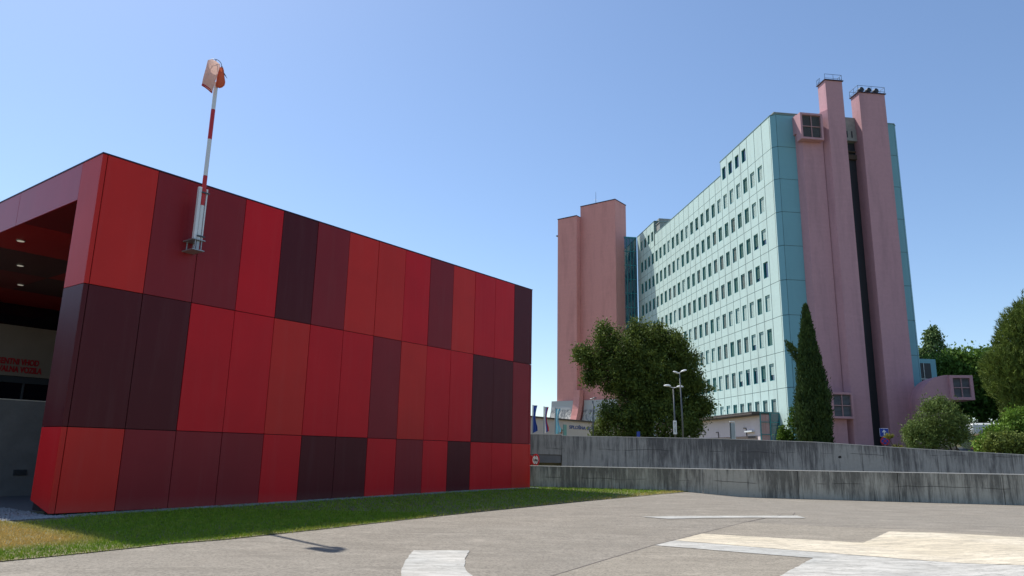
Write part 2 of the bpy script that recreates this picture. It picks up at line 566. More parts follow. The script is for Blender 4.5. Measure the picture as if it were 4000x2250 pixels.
# central slab with sealed joints
slab = [(-0.3, 10.2), (0.69, 11.69), (2.87, 15.27), (6.36, 20.33), (11.91, 17.7), (17.5, 15.3), (12.0, 6.0), (-1.5, 8.0)]
structure(drape("landing_slab", slab, MT['slab'], 0.004))
def joint(pts, wd, name="pavement_joint"):
    poly = []
    L = [Vector((p[0], p[1], 0)) for p in pts]
    left, right = [], []
    for i, p in enumerate(L):
        t = (L[min(i + 1, len(L) - 1)] - L[max(i - 1, 0)]).normalized()
        nn = Vector((-t.y, t.x, 0))
        left.append(p + nn * wd / 2); right.append(p - nn * wd / 2)
    return structure(drape(name, left + right[::-1], MT['crack'], 0.008, cell=1.0))
joint([(-1.5, 7.9), (-0.26, 10.28), (0.69, 11.69), (2.87, 15.27), (6.36, 20.33)], 0.022)
joint([(6.36, 20.33), (7.25, 21.5), (8.05, 22.5)], 0.03)
joint([(6.36, 20.33), (11.91, 17.7), (17.5, 15.3)], 0.02)
def rough(poly, step=0.12, amp=0.012):
    """worn paint edge: small irregular steps along every side"""
    out = []
    rs = random.Random(5)
    for i, p in enumerate(poly):
        q = poly[(i + 1) % len(poly)]
        L_ = math.hypot(q[0] - p[0], q[1] - p[1]); n_ = max(1, int(L_ / step))
        nx, ny = -(q[1] - p[1]) / L_, (q[0] - p[0]) / L_
        out.append(tuple(p))
        for k in range(1, n_):
            t_ = k / n_; o_ = rs.uniform(-amp, amp)
            out.append((p[0] + (q[0] - p[0]) * t_ + nx * o_, p[1] + (q[1] - p[1]) * t_ + ny * o_))
    return out
def crack(p, q, n, amp, wd, seed):
    rs = random.Random(seed); pts = []
    o_ = 0
    for k in range(n + 1):
        o_ += rs.uniform(-amp, amp)
        t_ = k / n
        L_ = math.hypot(q[0] - p[0], q[1] - p[1])
        pts.append((p[0] + (q[0] - p[0]) * t_ - (q[1] - p[1]) / L_ * o_, p[1] + (q[1] - p[1]) * t_ + (q[0] - p[0]) / L_ * o_))
    joint(pts, wd, "pavement_crack")
crack((2.3, 23.2), (4.6, 24.6), 14, 0.05, 0.018, 1)
crack((8.1, 21.7), (8.9, 23.4), 10, 0.06, 0.022, 2)
crack((-4.6, 13.2), (-1.9, 14.6), 16, 0.04, 0.009, 3)
crack((9.5, 24.5), (17.5, 25.6), 22, 0.06, 0.016, 4)
# white markings
cross = [(2.93, 15.28), (4.39, 17.37), (7.51, 16.27), (9.06, 18.22), (11.75, 16.85), (10.1, 14.7), (12.9, 13.4), (11.0, 11.1), (8.22, 12.35), (6.6, 10.2), (3.45, 10.95), (4.26, 12.07), (5.53, 13.97), (4.5, 14.47)]
structure(drape("cross_marking", rough(cross), MT['paint'], 0.012))
cream = [(3.50, 16.05), (4.38, 17.34), (7.51, 16.25), (9.05, 18.18), (11.70, 16.82), (10.08, 14.7), (12.85, 13.4), (11.9, 12.3), (8.78, 13.15), (7.35, 13.97), (5.94, 14.71), (4.57, 15.45)]
structure(drape("cross_marking", rough(cream, 0.12, 0.008), MT['cream'], 0.017))
arc = [(-1.44, 10.5), (-1.55, 11.46), (-1.63, 12.11), (-1.68, 12.89), (-1.69, 13.98), (-1.19, 14.04), (-0.69, 14.11), (-0.71, 13.22), (-0.68, 12.4), (-0.6, 11.86), (-0.51, 11.57), (-0.30, 10.5)]
structure(drape("ring_marking", rough(arc), MT['paint'], 0.012))
bar = [(3.7, 21.1), (4.73, 21.51), (6.52, 21.93), (8.45, 22.32), (8.41, 21.61), (6.95, 21.49), (5.51, 21.11), (4.33, 20.68)]
structure(drape("ring_marking", rough(bar, 0.15, 0.015), MT['paint'], 0.012))

# lawn: soil sheet + blades
gedge = [(-11.7, 6.4), (-9.2, 9.9), (-7.81, 12.0), (-7.18, 12.81), (-6.48, 13.79), (-6.24, 14.19), (-5.47, 14.95), (-4.72, 16.0), (-3.81, 17.3), (-2.73, 18.95), (-0.87, 21.6), (0.77, 23.8), (2.47, 26.1), (4.89, 29.15), (6.8, 31.6), (8.0, 33.75)]
lawn = gedge + [(0.6, 35.25), (-1.0, 36.0), (-13.2, 19.95), (-16.5, 20.4), (-22, 17), (-22, 6)]
lawn_o = structure(drape("lawn", lawn, MT['soil'], 0.014, cell=1.0))
LX = np.array([p[0] for p in lawn]); LY = np.array([p[1] for p in lawn])
def inpoly(px, py):
    c = np.zeros(px.shape, bool); n = len(LX); j = n - 1
    for i in range(n):
        cond = ((LY[i] > py) != (LY[j] > py)) & (px < (LX[j] - LX[i]) * (py - LY[i]) / (LY[j] - LY[i] + 1e-12) + LX[i])
        c ^= cond; j = i
    return c
hgv = np.vectorize(hg)
RA = R(52.802)
dr = np.array([math.cos(RA), math.sin(RA)]); nr = np.array([math.sin(RA), -math.cos(RA)])
def blades(n, xlo, xhi, ylo, yhi, hscale, wid, jit=0.055):
    px = rng.uniform(xlo, xhi, n); py = rng.uniform(ylo, yhi, n)
    k = inpoly(px + rng.normal(0, jit, n), py + rng.normal(0, jit, n))
    # keep clear of the gravel band and of the building itself
    nn = (px + 10.94) * nr[0] + (py - 18.287) * nr[1]
    ss = (px + 10.94) * dr[0] + (py - 18.287) * dr[1]
    k &= ~((nn < 0.22) & (nn > -24) & (ss > -0.5) & (ss < 20.0))
    k &= ~((nn < 0.9) & (ss < 0.2) & (ss > -1.1) & (nn > -3))
    px, py = px[k], py[k]; n = len(px)
    h = rng.uniform(0.5, 1.25, n) * hscale
    a = rng.uniform(0, 2 * np.pi, n); b = rng.uniform(0, 2 * np.pi, n)
    lean = rng.uniform(0.2, 1.1, n) * h
    z = hgv(px, py) + 0.012
    wd = wid * rng.uniform(0.6, 1.3, n)
    V = np.zeros((n, 3, 3))
    V[:, 0] = np.stack([px - np.cos(a) * wd, py - np.sin(a) * wd, z], 1)
    V[:, 1] = np.stack([px + np.cos(a) * wd, py + np.sin(a) * wd, z], 1)
    V[:, 2] = np.stack([px + np.cos(b) * lean, py + np.sin(b) * lean, z + h], 1)
    return V
def grassmat():
    m, nt, b = newmat("grass_blades")
    tc = nt.nodes.new("ShaderNodeTexCoord").outputs["Object"]
    sep = nt.nodes.new("ShaderNodeSeparateXYZ")
    nt.links.new(tc, sep.inputs[0])
    x, y = sep.outputs[0], sep.outputs[1]
    # dry belt: away from the kerb on the left part of the lawn, plus a dry fringe along the asphalt
    # signed distance from a line roughly parallel to the lawn edge
    d = math_node(nt, 'ADD', math_node(nt, 'MULTIPLY', math_node(nt, 'ADD', x, 7.58), -0.83), math_node(nt, 'MULTIPLY', math_node(nt, 'SUBTRACT', y, 11.63), 0.56))
    n1 = noise(nt, tc, 0.9, 5, 0.6)
    n2 = noise(nt, tc, 14.0, 4, 0.8)
    n3 = noise(nt, tc, 3.0, 5, 0.7)
    dd = math_node(nt, 'ADD', d, math_node(nt, 'MULTIPLY', math_node(nt, 'SUBTRACT', n1, 0.5), 1.6))
    far = ramp(nt, math_node(nt, 'MULTIPLY', dd, 0.2, True), 0.26, 0.42)
    sw_ = math_node(nt, 'ADD', math_node(nt, 'MULTIPLY', math_node(nt, 'ADD', x, 10.94), 0.604), math_node(nt, 'MULTIPLY', math_node(nt, 'SUBTRACT', y, 18.287), 0.797))
    leftw = ramp(nt, math_node(nt, 'MULTIPLY', math_node(nt, 'ADD', sw_, 3.0), 0.25, True), 0.38, 0.62, (1, 1, 1), (0, 0, 0))
    dry = math_node(nt, 'MULTIPLY', far, leftw)
    fringe = ramp(nt, math_node(nt, 'MULTIPLY', math_node(nt, 'ADD', dd, 0.4), 0.5, True), 0.0, 0.42, (1, 1, 1), (0, 0, 0))
    dry = math_node(nt, 'MAXIMUM', dry, math_node(nt, 'MULTIPLY', math_node(nt, 'MULTIPLY', fringe, ramp(nt, n3, 0.36, 0.56)), 0.9))
    green = mixc(nt, ramp(nt, n2, 0.35, 0.65), (0.085, 0.180, 0.012), (0.290, 0.420, 0.028))
    green = mixc(nt, math_node(nt, 'MULTIPLY', ramp(nt, n3, 0.5, 0.7), 0.5), green, (0.45, 0.42, 0.07))
    straw = mixc(nt, ramp(nt, n2, 0.35, 0.65), (0.42, 0.28, 0.07), (0.80, 0.57, 0.18))
    c = mixc(nt, dry, green, straw)
    nt.links.new(c, b.inputs["Base Color"])
    b.inputs["Roughness"].default_value = 0.7
    b.inputs["Specular IOR Level"].default_value = 0.2
    tr = nt.nodes.new("ShaderNodeBsdfTranslucent")
    nt.links.new(c, tr.inputs[0])
    mx = nt.nodes.new("ShaderNodeMixShader"); mx.inputs[0].default_value = 0.15
    nt.links.new(b.outputs[0], mx.inputs[1]); nt.links.new(tr.outputs[0], mx.inputs[2])
    nt.links.new(mx.outputs[0], nt.nodes["Material Output"].inputs[0])
    return m
MT['grass'] = grassmat()
V = np.concatenate([blades(150000, -14.5, -2, 9, 21, 0.055, 0.007),
                    blades(90000, -9, 8.5, 14, 36, 0.06, 0.011),
                    blades(26000, -14, 8.5, 9, 36, 0.09, 0.010)])
structure(quads_mesh("grass", V, MT['grass']), 'stuff')

# gravel strip at the foot of the red building
def stones(n):
    s = rng.uniform(-0.6, 19.9, n); q = rng.uniform(-0.05, 0.42, n) + 0.06 * np.sin(s * 3)
    s2 = rng.uniform(-1.15, 0.1, n // 5); q2 = rng.uniform(-3.0, 0.35, n // 5)
    s = np.concatenate([s, s2]); q = np.concatenate([q, q2])
    return s, q
s_, q_ = stones(6500)
vs = []; fs = []
ico = [(0, 0, 1), (0.9, 0, 0.1), (0.28, 0.85, 0), (-0.72, 0.53, 0.1), (-0.72, -0.53, 0), (0.28, -0.85, 0.1), (0, 0, -0.6)]
icf = [(0, 1, 2), (0, 2, 3), (0, 3, 4), (0, 4, 5), (0, 5, 1), (6, 2, 1), (6, 3, 2), (6, 4, 3), (6, 5, 4), (6, 1, 5)]
for s, q in zip(s_, q_):
    x = -10.94 + dr[0] * s + nr[0] * q; y = 18.287 + dr[1] * s + nr[1] * q
    r = random.uniform(0.018, 0.045); a = random.uniform(0, 6.28); sc = random.uniform(0.6, 1.2)
    z = hg(x, y) + 0.02
    o = len(vs)
    for p in ico:
        px = (p[0] * math.cos(a) - p[1] * sc * math.sin(a)) * r; py = (p[0] * math.sin(a) + p[1] * sc * math.cos(a)) * r
        vs.append((x + px, y + py, z + p[2] * r * 0.75))
    fs += [tuple(i + o for i in f) for f in icf]
mb = MB(); mb.add(vs, fs)
structure(mb.build("gravel", MT['stone']), 'stuff')
strip = [(-10.94 + dr[0] * s + nr[0] * q, 18.287 + dr[1] * s + nr[1] * q) for s, q in ((-1.15, 0.38), (20.0, 0.38), (20.0, -0.6), (-1.15, -0.6))]
structure(drape("gravel_bed", strip, mat("gravel_bed", (0.2, 0.2, 0.2), 0.95, noise=0.8, nscale=20), 0.020, cell=1.0))
# driveway in front of the canopy (behind the lawn, left)
dv = [(-12.6, 18.85), (-13.2, 19.95), (-16.5, 20.4), (-22, 17), (-30, 24), (-14, 36), (-11.8, 19.6)]
structure(drape("driveway", dv, MT['drive'], 0.020, cell=1.0))

# ------------------------------------------------------------------ red emergency building
eb = thing("emergency_building", "low building clad in red and maroon panels with open canopy on its left", "building", (-10.94, 18.287, 0), RA)
Z0, Z1, Z2, Z3 = 0.0, 2.06, 5.665, 9.21
LEN = 19.70
cols = [0.0, 0.13] + [0.13 + 1.3975 * k for k in range(1, 14)] + [LEN]
top = "OOMMRDMOORMORRD"
mid_ = "DDDRRORRMORRDDM"
bot = "OOMMMRDDRMRDRRO"
core = MB()
core.box(0.05, LEN - 0.05, 0.05, 1.1, 0.03, 9.12)
plg = MB(); plg.box(0.3, LEN - 0.05, 0.3, 1.0, -0.4, 0.025); plg.build("plinth", MT['joint'], eb)
core.build("wall", MT['joint'], eb)
core = MB(); core.box(0.05, LEN - 0.05, 19.9, 22.0, -0.2, 9.12); core.build("rear_wall", MT['joint'], eb)
core = MB(); core.box(LEN - 0.35, LEN - 0.05, 1.11, 19.89, -0.2, 9.12); core.build("side_wall", MT['joint'], eb)
gp = 0.009
for row, (za, zb, code) in enumerate(((Z2, Z3, top), (Z1, Z2, mid_), (Z0, Z1, bot))):
    for i in range(15):
        xa, xb = cols[i] + (0 if i == 0 else gp), cols[i + 1] - gp
        if i == 14:
            xb = LEN - 0.16
        mb = MB(); mb.bbox(xa, xb, 0.0, 0.04, za + gp, zb - gp, 0.003)
        p_ = mb.build("cladding_panel", MT['P_' + code[i]], eb)
        p_.rotation_euler = (random.uniform(-1, 1) * 0.0004, 0, random.uniform(-1, 1) * 0.0003)
    mb = MB(); mb.bbox(LEN - 0.145, LEN, 0.0, 0.04, za + gp, zb - gp, 0.003)
    mb.build("cladding_panel", MT['P_' + code[14]], eb)
    # return face of the pier, turned to the left
    z_lo = za + gp
    y1 = 1.17
    mb = MB()
    if row == 2:
        mb.add([(0, .042, 0.01), (0, y1, 0.27), (0, y1, zb - gp), (0, .042, zb - gp), (.04, .042, 0.01), (.04, y1, 0.27), (.04, y1, zb - gp), (.04, .042, zb - gp)],
               [(0, 3, 2, 1), (4, 5, 6, 7), (0, 1, 5, 4), (1, 2, 6, 5), (2, 3, 7, 6), (3, 0, 4, 7)])
    else:
        mb.box(0, .04, .042, y1, z_lo, zb - gp)
    mb.build("cladding_panel", MT['P_' + ('O', 'D', 'R')[row]], eb)
    # inner face of the pier
    mb = MB(); mb.box(0.042, LEN - 0.4, 1.13, 1.17, max(z_lo, 0.3), zb - gp)
    mb.build("inner_lining", MT['P_' + ('M', 'D', 'M')[row]], eb)
# fascia of the canopy along the left side
ys = [1.17, 5.40, 9.6, 13.8, 18.0, 22.0]
for i in range(5):
    mb = MB(); mb.bbox(0, .04, ys[i] + gp, ys[i + 1] - gp, 8.14, Z3 - gp, .003)
    mb.build("fascia_panel", MT['P_F'], eb)
mb = MB()
mb.box(0.05, LEN - 0.4, 1.18, 19.9, 8.2, 9.1)
mb.build("roof", MT['roof'], eb)
mb = MB()
mb.box(-0.012, LEN + 0.012, -0.012, 22.1, Z3, Z3 + 0.035)
mb.build("roof_trim", MT['trim'], eb)
# soffit: big glossy panels
sm = {'a': panelmat("soffit_dark", (0.10, 0.028, 0.026), 0.5), 'b': panelmat("soffit_red", (0.42, 0.015, 0.014), 0.5), 'c': panelmat("soffit_maroon", (0.22, 0.014, 0.016), 0.5)}
patt = {0: "cbacb", 1: "cabab", 2: "bcbac", 3: "acbcb"}
for i in range(4):
    for j in range(5):
        x0_, x1_ = 0.05 + i * 3.6, 0.05 + (i + 1) * 3.6 - 0.01
        y0_, y1_ = 1.18 + j * 3.75, 1.18 + (j + 1) * 3.75 - 0.01
        mb = MB(); mb.box(x0_, x1_, y0_, y1_, 8.145, 8.19)
        mb.build("soffit_panel", sm[patt[i][j]], eb)
mb = MB(); mb.box(14.5, LEN - 0.4, 1.18, 19.9, 8.145, 8.19); mb.build("soffit_panel", sm['c'], eb)
lm, lnt, lb = newmat("downlight_lens")
lb.inputs["Base Color"].default_value = (0.75, 0.72, 0.65, 1)
lb.inputs["Emission Color"].default_value = (1, 0.9, 0.75, 1)
lb.inputs["Emission Strength"].default_value = 0.16
for (s, q) in ((0.76, 7.1), (2.12, 10.92), (3.49, 14.7)):
    mb = MB(); mb.tube([(s, q, 8.143), (s, q, 8.115)], 0.13, 16)
    dl = mb.build("downlight", MT['steel'], eb)
    mb = MB(); mb.tube([(s, q, 8.114), (s, q, 8.108)], 0.105, 16)
    mb.build("lens", lm, dl)
# rear wall under the canopy: glass, beige sign fascia
mb = MB(); mb.box(-14, LEN - 0.4, 19.80, 19.88, -0.2, 8.13)
mb.build("glazed_rear_wall", MT['dglass'], eb)
mb = MB()
for k in range(-9, 14):
    mb.box(k * 1.5 - 0.03, k * 1.5 + 0.03, 19.72, 19.79, -0.1, 4.7)
mb.box(-14, LEN - .4, 19.70, 19.79, 4.45, 4.74)
mb.build("mullions", MT['dsteel'], eb)
mb = MB(); mb.box(-14, LEN - 0.4, 19.60, 19.79, 4.75, 7.10)
sb = mb.build("sign_fascia", mat("sign_beige", (0.27, 0.22, 0.17), 0.7, noise=0.3, nscale=1), eb)
rl = mat("red_lettering", (0.42, 0.012, 0.02), 0.5)
textmesh("sign_lettering", "URGENTNI VHOD", 0.375, rl, sb, (6.44, 19.585, 5.29), (R(90), 0, 0), 'RIGHT', 0.01, 0.0, 0.014, 0.70)
textmesh("sign_lettering", "REŠEVALNA VOZILA", 0.375, rl, sb, (6.60, 19.585, 4.93), (R(90), 0, 0), 'RIGHT', 0.01, 0.0, 0.014, 0.70)

# concrete ramp wall beneath the canopy
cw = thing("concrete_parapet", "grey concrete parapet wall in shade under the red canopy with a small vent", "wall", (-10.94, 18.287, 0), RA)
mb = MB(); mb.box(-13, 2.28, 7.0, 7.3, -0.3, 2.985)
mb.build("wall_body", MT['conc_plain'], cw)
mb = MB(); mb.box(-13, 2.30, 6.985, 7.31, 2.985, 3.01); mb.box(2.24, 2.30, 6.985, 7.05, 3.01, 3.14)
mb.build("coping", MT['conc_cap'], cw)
mb = MB(); mb.box(1.60, 1.97, 6.965, 6.998, 0.66, 0.84)
for k in range(4):
    mb.box(1.62, 1.95, 6.95, 6.964, 0.68 + k * 0.04, 0.70 + k * 0.04)
mb.build("vent", MT['dsteel'], cw)

# ------------------------------------------------------------------ windsock on the wall
wsx = 2.65
ws = thing("windsock", "faded orange windsock hanging limp from a red and white pole on the red wall", "windsock", (-10.94 + dr[0] * wsx, 18.287 + dr[1] * wsx, 0), RA)
# frame: x along the wall, y into the wall, z up. The pole stands at y=-0.45
PY = -0.45
px_ = lambda z: 0.0
mb = MB()
bands = [(7.30, 8.55, 0), (8.55, 9.55, 1), (9.55, 10.62, 0), (10.62, 11.62, 1), (11.62, 12.9, 0)]
mb.tube([(0, PY, 7.40), (0, PY, 8.42)], 0.062, 14, 0)
mb.tube([(0, PY, 8.42), (0, PY, 9.33)], 0.062, 14, 1)
mb.tube([(0, PY, 9.33), (0, PY, 10.47)], 0.060, 14, 0)
mb.tube([(0, PY, 10.47), (0, PY, 11.42)], 0.060, 14, 1)
mb.tube([(0, PY, 11.42), (0, PY, 12.30)], 0.058, 14, 0)
mb.tube([(0, PY, 12.30), (0, PY, 12.78)], 0.016, 8, 0)
mb.build("pole", [MT['polew'], MT['poler']], ws, smooth=False)
mb = MB()
mb.bbox(-0.155, -0.07, PY - 0.05, PY + 0.06, 7.40, 8.95, .008)
mb.bbox(0.075, 0.115, PY - 0.05, PY + 0.05, 7.40, 8.93, .008)
mb.build("channel", MT['white'], ws)
for z in (7.50, 8.80):
    mb = MB(); mb.bbox(-0.09, 0.15, PY - 0.10, PY - 0.075, z - 0.03, z + 0.012, .004)
    mb.build("clamp", MT['dsteel'], ws)
mb = MB()
mb.bbox(-0.20, 0.17, PY - 0.12, -0.002, 7.36, 7.39, .004)
mb.bbox(-0.20, 0.17, PY - 0.12, -0.002, 7.06, 7.09, .004)
mb.bbox(-0.12, -0.095, PY - 0.08, PY - 0.05, 7.091, 7.359, .004)
mb.bbox(0.07, 0.095, PY - 0.08, PY - 0.05, 7.091, 7.359, .004)
mb.bbox(-0.05, 0.04, PY - 0.04, PY + 0.05, 7.091, 7.359, .004)
mb.bbox(-0.12, -0.095, -0.10, -0.07, 7.091, 7.359, .004)
mb.bbox(0.07, 0.095, -0.10, -0.07, 7.091, 7.359, .004)
mb.build("bracket", MT['steel'], ws)
# ring + spoke. screen-right direction at the sock (horizontal, across the view)
er = Vector((0.911, 0.413, 0)); ef = Vector((-0.413, 0.911, 0))
RZi = Matrix.Rotation(-RA, 3, 'Z')
erl = RZi @ er; efl = RZi @ ef
px1 = 0.0077
def SK(u, v, dpt=0.0):
    """u right, v down in zoomed-sheet units (7.625 per pixel) around the pole head -> local point"""
    uu = (u - 705) / 7.625 * px1; vv = (v - 300) / 7.625 * px1 * 1.06
    return Vector((0, PY, 12.84)) + erl * uu + efl * (dpt - 0.16) + Vector((0, 0, -vv))
ringpts = []
for k in range(33):
    a = 2 * math.pi * k / 32
    ringpts.append(SK(605 + 190 * math.cos(a), 305 - 125 * math.sin(a), 0.10 - 0.10 * math.sin(a)))
mb = MB(); mb.tube(ringpts, 0.009, 6, cap=False)
mb.tube([SK(615, 182, 0.0), SK(650, 340, .05), SK(690, 420, .1)], 0.012, 6)
mb.build("hoop", MT['dsteel'], ws)
def loft(rows, name, mts, inner=None):
    n = len(rows[0]); mb = MB()
    vs = [p for r in rows for p in r]
    fs = []
    for i in range(len(rows) - 1):
        for k in range(n):
            k2 = (k + 1) % n
            fs.append((i * n + k, i * n + k2, (i + 1) * n + k2, (i + 1) * n + k))
    mb.add(vs, fs)
    return mb.build(name, mts, ws, smooth=True)
orange = leafmat("sock_fabric", (0.74, 0.49, 0.42), (0.84, 0.60, 0.52), None, 0.28)
orange2 = leafmat("sock_fabric_orange", (0.62, 0.15, 0.075), (0.72, 0.20, 0.10), None, 0.35)
NS = 28
rows = []
for i in range(15):
    t = i / 14
    cu = 578 * (1 - t) + 470 * t; cv = 320 + (1095 - 320) * t
    hw = 180 * (1 - t) + 150 * t
    dy = 0.17 * (1 - t) + 0.06 * t
    r = []
    for k in range(NS):
        a = 2 * math.pi * k / NS
        wob = 1 + 0.05 * math.sin(5 * a + 7 * t) * t
        u = cu + hw * wob * math.cos(a)
        v = cv + 75 * math.cos(a) * (0.35 + 0.8 * t) + 14 * math.sin(17 * t * 3.1 + 2.0 * math.cos(a)) * max(0, math.cos(a + 0.9))
        d_ = dy * math.sin(a) * wob + 0.018 * math.sin(15 * t * 3 + a) * max(0, -math.sin(a))
        if i == 14:
            v += 16 * math.cos(2 * a)
        r.append(SK(u, v, d_ - 0.02))
    rows.append(r)
loft(rows, "sock_tube", orange)
# bottom hem in dark red
hem = []
for i in range(3):
    hem.append([p + Vector((0, 0, 0.012 - 0.022 * i)) * 1.0 + (p - sum(rows[-1], Vector()) / NS) * 0.02 for p in rows[-1]])
loft(hem, "sock_hem", mat("sock_hem", (0.42, 0.015, 0.03), 0.7))
# the folded-over far side of the mouth: a bulging lobe
rows = []
cen = [(790, 370, 55), (800, 450, 75), (805, 560, 85), (815, 680, 105), (825, 780, 120), (815, 870, 122), (790, 940, 95), (770, 980, 45)]
for (cu, cv, hw) in cen:
    r = []
    for k in range(NS):
        a = 2 * math.pi * k / NS
        r.append(SK(cu + hw * math.cos(a), cv + 8 * math.sin(3 * a), 0.06 + 0.09 * (hw / 120) * math.sin(a)))
    rows.append(r)
loft(rows, "sock_fold", orange2)
mb = MB(); mb.tube([SK(800, 330, .05), SK(850, 480, .05), SK(900, 560, .04), (SK(985, 670, .03))], [.02, .014, .02, .004], 6)
mb.build("tie_cord", MT['dsteel'], ws)

# ------------------------------------------------------------------ retaining walls
def longwall(name, label, p0, p1, pts, thick, mt, cap, z0=-0.6, joints=()):
    """pts: list of (distance, top z) along the wall"""
    a = math.atan2(p1[1] - p0[1], p1[0] - p0[0])
    t = thing(name, label, "wall", (p0[0], p0[1], 0), a)
    mb = MB()
    for (xa, za), (xb, zb) in zip(pts[:-1], pts[1:]):
        zl = z0 if not isinstance(z0, dict) else z0.get(xa, -0.6)
        segs = [xa] + [j for j in joints if xa < j < xb] + [xb]
        for sa, sb in zip(segs[:-1], segs[1:]):
            ta = za + (zb - za) * (sa - xa) / (xb - xa); tb = za + (zb - za) * (sb - xa) / (xb - xa)
            g0 = 0.012 if sa in joints else 0; g1 = 0.012 if sb in joints else 0
            vs = [(sa + g0, 0, zl), (sb - g1, 0, zl), (sb - g1, thick, zl), (sa + g0, thick, zl), (sa + g0, 0, ta), (sb - g1, 0, tb), (sb - g1, thick, tb), (sa + g0, thick, ta)]
            mb.add(vs, [(0, 3, 2, 1), (4, 5, 6, 7), (0, 1, 5, 4), (1, 2, 6, 5), (2, 3, 7, 6), (3, 0, 4, 7)])
    mb.build("wall_body", mt, t)
    mb = MB()
    for (xa, za), (xb, zb) in zip(pts[:-1], pts[1:]):
        vs = [(xa, -cap, za), (xb, -cap, zb), (xb, thick + .01, zb), (xa, thick + .01, za), (xa, -cap, za + .024), (xb, -cap, zb + .024), (xb, thick + .01, zb + .024), (xa, thick + .01, za + .024)]
        mb.add(vs, [(0, 3, 2, 1), (4, 5, 6, 7), (0, 1, 5, 4), (1, 2, 6, 5), (2, 3, 7, 6), (3, 0, 4, 7)])
    mb.build("coping", MT['conc_cap'], t)
    return t
longwall("retaining_wall", "streaked grey concrete wall along the edge of the helipad pavement, the nearer and lower of two", (-6.0, 36.47), (24.0, 30.42),
         [(0, 1.03), (6.6, 1.075), (10.5, 1.085), (30.5, 1.17), (48, 1.2)], 0.3, MT['conc_low'], 0.012, joints=(6.9, 10.9, 14.9, 18.9, 22.9, 26.9, 30.9))
ul = longwall("retaining_wall", "streaked grey concrete wall holding up the terrace, the farther and higher of two", (2.82, 40.0), (30.0, 40.0),
         [(0, 2.60), (8.5, 2.60), (13.6, 2.52), (18.8, 2.28), (24.7, 2.06), (34, 1.8)], 0.35, MT['conc_up'], 0.012, joints=(4.0, 8.0, 12.0, 16.0, 20.0, 24.0))
t = thing("underpass_portal", "concrete beam over a dark underpass opening beside the red building", "portal", (0, 40.0, 0), 0)
mb = MB(); mb.box(-12, 2.80, 0, 0.35, 1.62, 2.66); mb.build("beam", MT['conc_up'], t)
mb = MB(); mb.bbox(-12, 2.78, 0.06, 0.35, 1.19, 1.60, .01); mb.build("lower_beam", MT['conc_plain'], t)
mb = MB(); mb.box(-12, 2.80, -0.02, 0.36, 2.66, 2.70); mb.build("coping", MT['conc_cap'], t)
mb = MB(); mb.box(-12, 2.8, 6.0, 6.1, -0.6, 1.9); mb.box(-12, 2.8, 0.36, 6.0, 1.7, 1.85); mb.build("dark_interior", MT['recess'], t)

# ------------------------------------------------------------------ main hospital block
HA = R(7.5826)
hb = thing("hospital_building", "tall hospital block with pale teal panels, rows of small windows and pink end stacks", "building", (27.384, 72.822, 0), HA)
# local: x = towards the right along the end wall, y = back along the long facade, z up
LN = [33.95 - 3.63 * i for i in range(9)]        # panel joint levels
U0, PW = 0.20, 1.83
UH, UF, UE = 13.15, 38.3, 47.4                    # high part end, far high part start, end
VE = 14.6                                         # width
core = MB()
core.box(0.06, VE - 0.06, -0.44, UH - 0.05, 1.5, 37.6)
core.box(0.06, VE - 0.06, UH - 0.05, UF + 0.05, 1.5, 35.8)
core.box(0.06, VE - 0.06, UF + 0.05, UE, 1.5, 37.9)
# carve openings by building the core slightly behind the panels; windows sit in niches of the panel layer
DEP = 0.30
core2 = MB()
core2.box(DEP, VE - 0.06, 0.06, UH - 0.05, 1.5, 37.58)
core2.box(DEP, VE - 0.06, UH - 0.05, UF + 0.05, 1.5, 35.78)
core2.box(DEP, VE - 0.06, UF + 0.05, UE - 0.05, 1.5, 37.93)
core2.box(0.5, VE - 0.5, -0.44, 0.06, 1.5, 37.6)
core2.build("structural_core", MT['tealgap'], hb)
pan = MB()
gap = 0.028
def fpanel(ua, ub, za, zb, win=None):
    """panel in the long facade plane x=0 (front), thickness DEP, optional window hole (wa,wb,sa,sb)"""
    ua += 0.052; ub -= 0.052; za += gap; zb -= gap
    def slab(a, b, c, d):
        pan.box(0.0, DEP - 0.004, a, b, c, d)
    if win is None:
        slab(ua, ub, za, zb)
    else:
        wa, wb, sa, sb2 = win
        # frame of four slabs around the opening as one ring
        o = [(ua, za), (ub, za), (ub, zb), (ua, zb)]
        i = [(wa, sa), (wb, sa), (wb, sb2), (wa, sb2)]
        vs = []
        for x in (0.0, DEP - 0.004):
            vs += [(x, p[0], p[1]) for p in o] + [(x, p[0], p[1]) for p in i]
        fs = []
        for k in range(4):
            k2 = (k + 1) % 4
            fs.append((k, 4 + k, 4 + k2, k2))               # front
            fs.append((8 + k, 8 + k2, 12 + k2, 12 + k))      # back
            fs.append((k, k2, 8 + k2, 8 + k))                # outer side
            fs.append((4 + k, 12 + k, 12 + k2, 4 + k2))      # reveal
        pan.add(vs, fs)
wins = []      # (u0,u1,z0,z1,row,col)
ncol = int(round((UE - U0) / PW)) + 1
edges = [U0 + PW * k for k in range(27)]
def col_window(k, zl, top_row=False):
    ua = edges[k]
    w0 = ua + 0.36 if k > 0 else None
    lo, hi = (1.05, 2.62) if top_row else (0.93, 2.68)
    return (w0, w0 + 1.02, zl + lo, zl + hi)
